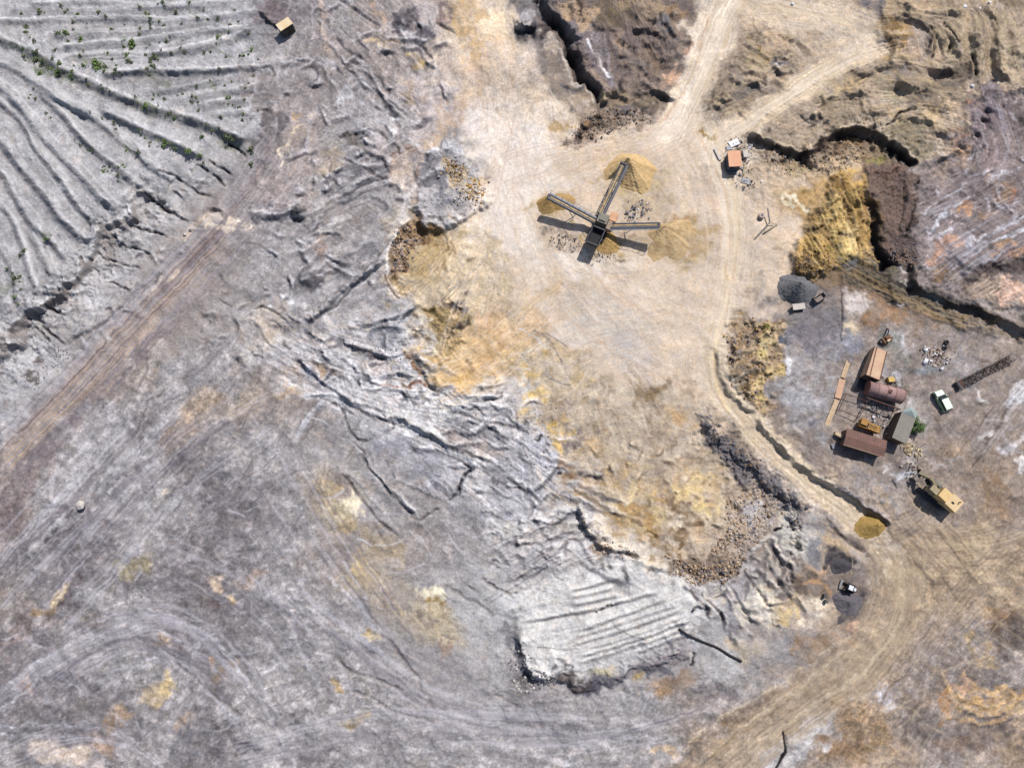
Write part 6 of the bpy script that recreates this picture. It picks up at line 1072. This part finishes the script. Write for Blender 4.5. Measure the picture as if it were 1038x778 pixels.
# ---- brown container shed
rb = ang(851,442, 890,454)
t = thing('brown_shed', 870, 450, 'long brown shed with a rusty ribbed roof, lowest building of the yard', 'shed', rb)
b = MB(); b.box((0,0,1.25),(6.9,2.7,2.5)); b.build('wall', BRWALL, t, .02)
b = MB(); b.add([(-3.6,-1.5,2.5),(3.6,-1.5,2.5),(3.6,0,2.78),(-3.6,0,2.78),(-3.6,1.5,2.5),(3.6,1.5,2.5),(-3.6,-1.5,2.42),(3.6,-1.5,2.42),(3.6,1.5,2.42),(-3.6,1.5,2.42)],
   [(0,1,2,3),(3,2,5,4),(6,7,1,0),(8,9,4,5),(6,0,3,4,9),(7,8,5,2,1),(6,9,8,7)]); b.build('roof', RUSTROOF, t)
b = MB(); b.box((0,-1.52,2.44),(7.2,.1,.1)); b.build('gutter', mat('pale_edge_strip',(190,160,140),.7), t)
b = MB(); b.box((-3.47,0,1.0),(.08,1.0,2.0)); b.build('door', DARKS, t)
slab('timber_board', 849,441, (.6,1.5), rb-math.pi/2-.2, WOODP, 'short tan board leaning at the left end of the brown shed', 'plank', h=.7, tilt=.0)
slab('metal_sheet', 845,452, (.8,.9), .3, GREYS, 'small pale grey sheet off the left corner of the brown shed', 'sheet', h=.12)
# ---- grey shed
rg = ang(903,449, 914,419)
t = thing('grey_shed', 908, 434, 'grey felt-roofed shed with a blue green end, left of the bush', 'shed', rg)
b = MB(); b.box((-.2,0,1.4),(5.2,2.3,2.8)); b.build('wall', BRWALL, t, .02)
b = MB(); b.box((-.4,0,2.87),(5.0,2.6,.12),ry=0); b.build('roof', SHEDR, t, .02)
b = MB(); b.add([(2.15,-1.3,2.9),(3.7,-1.5,2.2),(3.9,.2,2.3),(2.15,1.3,2.9),(3.0,0,3.3),(2.15,-1.3,2.8),(3.7,-1.5,2.1),(3.9,.2,2.2),(2.15,1.3,2.8)],[(0,1,4),(1,2,4),(2,3,4),(3,0,4),(5,8,7,6),(0,5,6,1),(1,6,7,2),(2,7,8,3),(3,8,5,0)]); b.build('end_canopy', SHEDG, t)
b = MB(); b.box((-2.83,0,1.1),(.06,.9,2.0)); b.build('door', mat('brown_door',(112,84,70),.8), t)

# ---- leafy bush and spoil-heap shrubs ----------------------------------------------------------------------------
def leaf_mat(name, a, b_):
    return mat(name, a, .8, 0, .25, 3, b_)
LG = leaf_mat('bush_leaves', (86,112,62), (116,142,82)); LD = leaf_mat('weed_leaves', (132,142,104), (112,126,86)); LB = leaf_mat('bright_weed_leaves', (124,152,86), (146,168,100)); TWIG = mat('twigs', (112,96,80), .9)
def leaves(r, n, size, seed, squash=.75):
    r_ = random.Random(seed); b = MB(); cl = [(r_.gauss(0,.42)*r, r_.gauss(0,.42)*r, abs(r_.gauss(.35,.3))*r*squash*1.4, r*r_.uniform(.22,.42)) for _ in range(12)]
    for k in range(n):
        c = cl[r_.randrange(len(cl))]; d = Vector((r_.gauss(0,1), r_.gauss(0,1), r_.gauss(0,1))).normalized()*c[3]*r_.uniform(.5,1.05)
        p = Vector(c[:3])+d; p.z = max(.03, p.z); n_ = (d+Vector((r_.gauss(0,.5),r_.gauss(0,.5),r_.gauss(.4,.5)))*c[3]).normalized()
        a = n_.orthogonal().normalized(); a.rotate(Matrix.Rotation(r_.uniform(0,6.3),3,n_)); e = n_.cross(a); s_ = size*r_.uniform(.6,1.3)
        b.add([p-a*s_, p+e*s_*.45+n_*s_*.1, p+a*s_, p-e*s_*.45+n_*s_*.1], [(0,1,2,3)])
    return b
def stems(r, n, seed):
    r_ = random.Random(seed); b = MB()
    for k in range(n):
        t_ = r_.uniform(0,6.3); q = r*r_.uniform(.3,.7); b.tube((0,0,-.05),(q*math.cos(t_),q*math.sin(t_),r*r_.uniform(.5,.9)),.035*r+.01,.012,n=5)
    return b
t = thing('leafy_bush', 925, 428, 'round bright green bush against the grey shed', 'bush')
leaves(1.9, 2300, .17, 4, .9).build('foliage', LG, t); stems(1.9, 9, 4).build('stem', TWIG, t)
protos = []
for k in range(3):
    t = thing('shrub', -40-k*5, -40, '', 'shrub'); f_ = leaves(.6, 170, .12, 30+k, .6).build('foliage', [LD, LB, LD][k], t); g_ = stems(.6, 5, 40+k).build('stem', TWIG, t); protos.append((t, f_, g_))
big = [(134,45,2.0,1,'largest bright green bush among the upper furrows of the spoil heap'),(98,66,2.4,1,'broad bright green shrub clump above the long dark bank'),(67,33,1.3,1,'green shrub on the pale top furrows, upper left'),(82,40,1.3,1,'low wide green shrub just right of the upper left shrub'),
       (221,38,1.3,1,'lone green shrub far right on the upper furrows'),(148,107,1.4,1,'yellow green shrub in the shade of the long bank'),(167,145,1.8,1,'green shrub at the head of the lower right furrow'),(234,141,1.9,0,'wide dull green shrub by the end of the long bank'),(205,139,1.2,1,'small bright shrub between the two lower right furrows'),
       (255,152,1.5,0,'dull green shrub at the lower right corner of the spoil heap'),(255,167,1.2,0,'green shrub on the slope edge just above the hut track'),(38,61,1.5,0,'green shrub in the dark bank near the left edge'),(58,74,1.5,1,'yellow green shrub in the dark bank, further along'),(47,242,1.2,1,'single green shrub on the lower left furrows'),(16,282,1.4,0,'dark green shrub in the leftmost steep furrow'),
       (165,2,1.0,0,'green shrub on the top edge of the photo above the furrows'),(179,13,1.2,0,'dull shrub in the second furrow from the top'),(28,28,1.0,0,'small shrub above the upper left furrow'),(40,13,1.2,0,'shrub at the upper left corner among the furrows'),(140,155,1.2,0,'shrub in the middle furrow below the long bank'),(203,158,1.3,1,'shrub at the foot of the lower right furrow'),(190,153,1.3,1,'shrub halfway down the lower right furrow'),(105,174,.9,1,'small shrub low in the middle furrow'),(120,178,.9,0,'small dark shrub beside the low middle one'),(158,58,1.1,0,'dull shrub left of the lone flat furrow')]
r_ = random.Random(9); small = []
zones = [((20,5),(260,60),80,.75),((40,55),(160,75),34,.9),((15,52),(110,92),18,.75),((110,92),(250,145),18,.7),((90,112),(210,165),26,.7),((30,95),(110,175),16,.6),((110,150),(135,190),8,.6),((12,255),(22,310),12,.8),((220,55),(262,125),16,.7),((150,85),(250,105),20,.7)]
for (u0,v0),(u1,v1),n,s_ in zones:
    for k in range(n):
        q = r_.random(); u = u0+(u1-u0)*q+r_.gauss(0,2); v = v0+(v1-v0)*(q if (v1-v0) > 25 and u1-u0 > 60 and v0 > 50 else r_.random())+r_.gauss(0,3); small.append((u, v, s_*r_.uniform(.55,1.3)))
def put(pr, u, v, s_, label, group):
    t, *ch = pr; o = t.copy(); C.objects.link(o); o.location = W(u, v); o.scale = (s_*r_.uniform(.85,1.15), s_*r_.uniform(.7,1), s_*.9); o.rotation_euler = (0,0,r_.uniform(0,6.3)); o['label'] = label; o['category'] = 'shrub'; o['group'] = group
    for c in ch: d = c.copy(); C.objects.link(d); d.parent = o
for u, v, s_, k, lb in big: put(protos[k], u, v, s_, lb, 'green shrubs on the spoil heap')
for u, v, s_ in small: put(protos[r_.randrange(3)], u, v, s_, 'small grey-green weed tuft growing in the furrows of the pale spoil heap', 'tiny weeds on the spoil heap')
for t, *ch in protos:
    for c in ch: bpy.data.objects.remove(c)
    bpy.data.objects.remove(t)
t = thing('roadside_bush', 776, 331, 'small olive bush on the roadside bank right of the pale plain', 'bush')
leaves(.8, 260, .12, 61, .8).build('foliage', leaf_mat('olive_leaves',(150,148,66),(170,164,86)), t); stems(.8, 5, 61).build('stem', TWIG, t)

# ---- the car ----------------------------------------------------------------------------------------------------
rc = ang(958,414, 948,398)
t = thing('parked_car', 953, 407, 'pale mint green small van-like car parked alone in the yard', 'car', rc)
prof = [(-2.0,.35),(-2.0,.95),(-1.9,1.15),(1.15,1.05),(1.85,.85),(2.0,.6),(2.0,.35)]
def loft(prof, wd, z0=0):
    n = len(prof); v = [(x, -w_, z_) for (x, z_), w_ in zip(prof, wd)]+[(x, w_, z_) for (x, z_), w_ in zip(prof, wd)]
    return v, [tuple(range(n)), tuple(range(2*n-1, n-1, -1))]+[(k, n+k, n+(k+1) % n, (k+1) % n) for k in range(n)]
b = MB(); b.add(*loft(prof, [.82,.84,.8,.8,.74,.76,.78])); b.build('body', CARG, t, .05)
b = MB(); b.add(*loft([(-1.88,1.12),(-1.72,1.55),(.35,1.58),(1.0,1.1)], [.76,.64,.64,.74])); b.build('cabin_glass', GLASS, t, .03)
b = MB(); b.box((-.72,0,1.6),(1.95,1.28,.07)); b.build('roof', CARP, t, .03); b = MB(); b.box((1.45,0,1.03),(.85,1.42,.05),ry=.16); b.build('bonnet', CARP, t, .02)
for x in (-1.25,1.25):
    for y in (-.78,.78):
        b = MB(); b.tube((x,y-.1,.32),(x,y+.1,.32),.32,n=20); w_ = b.build('wheel', BLACKM, t); b = MB(); b.tube((x,y-.11,.32),(x,y+.11,.32),.17,n=14); b.build('rim', CHROME, w_)
for y in (-.55,.55):
    b = MB(); b.box((1.96,y,.72),(.08,.28,.16)); b.build('headlight', WHITEM, t); b = MB(); b.box((-2.0,y*1.15,.85),(.06,.18,.3)); b.build('tail_light', mat('red_lens',(170,40,36),.3), t)
    b = MB(); b.box((.75,y*1.62,1.1),(.16,.14,.12)); b.build('mirror', CARP, t)
b = MB(); b.box((2.02,0,.42),(.1,1.5,.2)); b.build('bumper', CHROME, t); b = MB(); b.box((-2.03,0,.42),(.1,1.5,.2)); b.build('bumper', CHROME, t)

# ---- lattice boom ------------------------------------------------------------------------------------------------
r1 = ang(969,391, 1024,363); L1_ = dist(969,391,1024,363)
t = thing('lattice_boom', 997, 377, 'long rust black lattice boom section lying on the yard', 'crane boom', r1)
b = MB(); wd = 1.15
for y in (-wd/2, wd/2):
    for z0 in (.12, .85): b.bar((-L1_/2,y,z0),(L1_/2,y,z0),.11)
b.build('chord', mat('black_brown_iron',(70,56,52),.8,.2,.2,4), t)
b = MB(); n = 15
for k in range(n):
    x0 = -L1_/2+L1_*k/n; x1 = x0+L1_/n; s_ = 1 if k % 2 else -1
    for z0 in (.12, .85): b.bar((x0,-wd/2*s_,z0),(x1,wd/2*s_,z0),.07); b.bar((x0,-wd/2,z0),(x0,wd/2,z0),.07)
    for y in (-wd/2, wd/2): b.bar((x0,y,.12 if s_ > 0 else .85),(x1,y,.85 if s_ > 0 else .12),.07)
b.build('lacing', mat('black_brown_iron',(70,56,52)), t)
b = MB(); b.tube((-L1_/2,-.7,.5),(-L1_/2,.7,.5),.42); b.build('end_sheave', DARKS, t); b = MB(); b.box((-L1_/2+.5,0,.5),(.7,1.0,.7)); b.build('end_plate', RUST, t)
# ---- tyres, bags
for u, v, lb in [(957,353,'lower of the two black tyres above the litter heap'),(959,347,'upper of the two black tyres above the litter heap')]:
    o = MB().tube((0,0,0),(0,0,.3),.42,.42,n=18,caps=False); o.tube((0,0,.3),(0,0,.3001),.42,.2,n=18,caps=False); o.tube((0,0,.3),(0,0,.02),.2,.2,n=18,caps=False); o = o.build('old_tyre', BLACKM); o.location = W(u, v, up=.02); tag(o, lb, 'tyre', 'tyres above the litter heap')
for i, (u, v, s_, lb) in enumerate([(938,355,.55,'upper white bag of the litter heap'),(937,367,.75,'big white bag at the lower left of the litter heap'),(954,374,.5,'lone white bag below the litter heap'),(943,366,.45,'small white bag in the middle of the litter heap'),(803,5,.45,'white patchlike bag on the heap at the top edge, left one'),(985,88,.5,'tall white bag standing on the brown heap at the upper right'),(83,512,.9,'big white boulder-shaped bag on the dark tracked floor')]):
    if u == 83: continue
    o = MB().rock((0,0,s_*.35), s_, .6, 70+i).build('white_bag', WHITEM, None, 0, True); o.location = W(u, v); tag(o, lb, 'bag', 'white bags')
o = MB().rock((0,0,.5), 1.1, .6, 5).build('boulder', RKW, None, .08, True); o.location = W(83,512); tag(o, 'big pale boulder alone on the dark tracked floor', 'boulder')
for i,(u,v,s_,lb) in enumerate([(1003,3,.5,'white rag on the heap at the upper right edge'),(993,9,.4,'small white rag beside the upper right one'),(978,7,.6,'flat pale rag left of the two upper right rags')]):
    o = MB().rock((0,0,.1), s_, .3, 90+i).build('rag', WHITEM, None, 0, True); o.location = W(u, v); tag(o, lb, 'rag', 'rags on the top right heap')
for u, v, s_, lb in [(703,617,.5,'black stone on the right edge of the pale terrace'),(568,478,.5,'black stone on the smooth lavender slope'),(193,234,.35,'brown stone below the broken slope'),(188,238,.4,'white stone next to the brown one below the broken slope')]:
    o = MB().rock((0,0,s_*.4), s_, .8, int(u)).build('stone', RKW if 'white' in lb else RKD, None, .03); o.location = W(u, v); tag(o, lb, 'stone')

# ---- hose and channel pipe --------------------------------------------------------------------------------------
pts = [W(u, v, up=.12) for u, v in smooth_pts([(688,637),(697,643),(712,650),(727,656),(740,664),(752,670)], 5)]
b = MB(); b.path(pts, .2, 8); o = b.build('drain_hose', BLACKM, None, 0, True); tag(o, 'black hose lying across the lower edge of the pale terrace', 'hose')
b = MB(); b.path([W(u, v, up=.1) for u, v in smooth_pts([(794,741),(795,750),(797,761)], 4)], .12, 8); b.path([W(u, v, up=.1) for u, v in smooth_pts([(797,761),(792,769),(786,779)], 4)], .16, 8); tag(b.build('drain_hose', BLACKM), 'bent black hose at the bottom edge beside the haul road', 'hose')

# ---- excavator -----------------------------------------------------------------------------------------------------
re_ = ang(960,517, 926,486)
t = thing('excavator', 945, 500, 'big dusty yellow crawler excavator parked at the lower end of the yard', 'excavator', re_)
for y in (-1.35, 1.35):
    b = MB(); b.box((.1,y,.5),(4.3,.6,.75)); b.tube((-2.0,y-.3,.5),(-2.0,y+.3,.5),.42); b.tube((2.2,y-.3,.5),(2.2,y+.3,.5),.42); b.build('crawler_track', DARKS, t, .04)
b = MB(); b.box((0,0,1.05),(2.6,2.2,.5)); b.tube((0,0,1.2),(0,0,1.5),1.0); b.build('undercarriage', DARKS, t)
b = MB(); b.box((-.9,0,1.65),(5.2,2.7,.3)); b.build('deck', DARKS, t, .03)
b = MB(); b.box((-2.45,0,2.5),(2.2,2.5,1.5)); b.build('engine_cover', CREAM if False else mat('pale_yellow_panel',(222,188,136),.6,0,.06,1.5,(232,206,164)), t, .05)
b = MB(); b.box((-2.2,.2,3.3),(.5,.25,.14)); b.tube((-2.9,-.6,3.2),(-2.9,-.6,3.8),.1); b.build('exhaust_stack', BLACKM, t)
b = MB(); b.box((-2.3,-1.4,1.6),(2.0,.5,.2)); b.build('side_step', CHROME, t)
b = MB(); b.box((-.35,.25,2.75),(1.7,1.9,1.9)); b.build('machine_house', YEL, t, .05)
b = MB(); b.box((-1.2,.9,2.2),(.7,.9,1.0)); b.build('fuel_tank', mat('tan_tank_paint',(196,170,136),.7), t, .04)
b = MB(); b.box((1.35,.75,2.6),(1.5,1.15,1.7)); cab = b.build('cab', CREAM, t, .08)
b = MB(); b.box((2.12,.75,2.9),(.05,.9,.8)); b.build('window', GLASS, cab); b = MB(); b.box((1.35,.15,2.9),(1.1,.05,.7)); b.build('window', GLASS, cab)
b = MB(); b.bar((1.0,-.35,2.0),(3.0,-.35,3.2),.5,.6); b.bar((3.0,-.35,3.2),(4.3,-.35,1.7),.4,.5); b.build('boom', CREAM, t, .04)
b = MB(); b.tube((.9,-.75,2.1),(2.6,-.75,3.0),.11); b.tube((.9,.0,2.1),(2.6,.0,3.0),.11); b.build('hydraulic_ram', CHROME, t)
b = MB(); b.box((1.3,-1.1,1.9),(1.4,.7,.6)); b.tube((.9,-.8,2.3),(1.8,-.8,2.3),.32); b.build('winch', OLIVE, t, .04)
b = MB(); b.add([(4.0,-1.3,.1),(5.1,-1.2,.3),(5.1,1.0,.3),(4.0,1.1,.1),(3.9,-1.3,1.6),(4.5,-1.2,1.5),(4.5,1.0,1.5),(3.9,1.1,1.6)],[(0,3,2,1),(0,1,5,4),(2,3,7,6),(3,0,4,7),(4,7,6,5)]); bk = b.build('bucket', mat('worn_bucket_steel',(112,104,98),.6,.3), t)
for k in range(5): b = MB(); b.box((5.25,-1.05+k*.5,.32),(.35,.16,.1)); b.build('tooth', CHROME, bk)
# ---- small tracked loader
t = thing('tracked_loader', 859, 595, 'tiny black and white tracked loader between the two dark soil piles', 'loader', ang(865,597,853,592))
for y in (-.6,.6): b = MB(); b.box((0,y,.35),(1.9,.35,.55)); b.build('crawler_track', BLACKM, t, .05)
b = MB(); b.box((-.25,0,.95),(1.5,.85,.7)); b.build('body', DARKS, t, .05); b = MB(); b.box((.1,0,1.55),(.75,.8,.08)); cb = b.build('cab_roof', WHITEM, t, .02)
for x in (-.2,.4):
    for y in (-.35,.35): b = MB(); b.bar((x,y,1.2),(x,y,1.52),.07); b.build('post', DARKS, t)
b = MB(); b.box((1.35,0,.35),(.35,1.5,.5),ry=.3); b.build('blade', CHROME, t, .02); b = MB(); b.bar((.5,.6,.6),(1.3,.6,.4),.12); b.bar((.5,-.6,.6),(1.3,-.6,.4),.12); b.build('lift_arm', CREAM, t)
b = MB(); b.box((-.7,0,1.33),(.35,.5,.1)); b.build('engine_cover', WHITEM, t)
# ---- barrels near the dozer and stones
for u, v, lb in [(835,603,'upper of the two dark drums left of the small loader'),(836,609,'lower of the two dark drums left of the small loader')]:
    o = MB().tube((0,0,0),(0,0,.8),.3,n=16); o = o.build('drum', DARKS, None, .02); o.location = W(u, v); tag(o, lb, 'drum', 'drums left of the small loader')
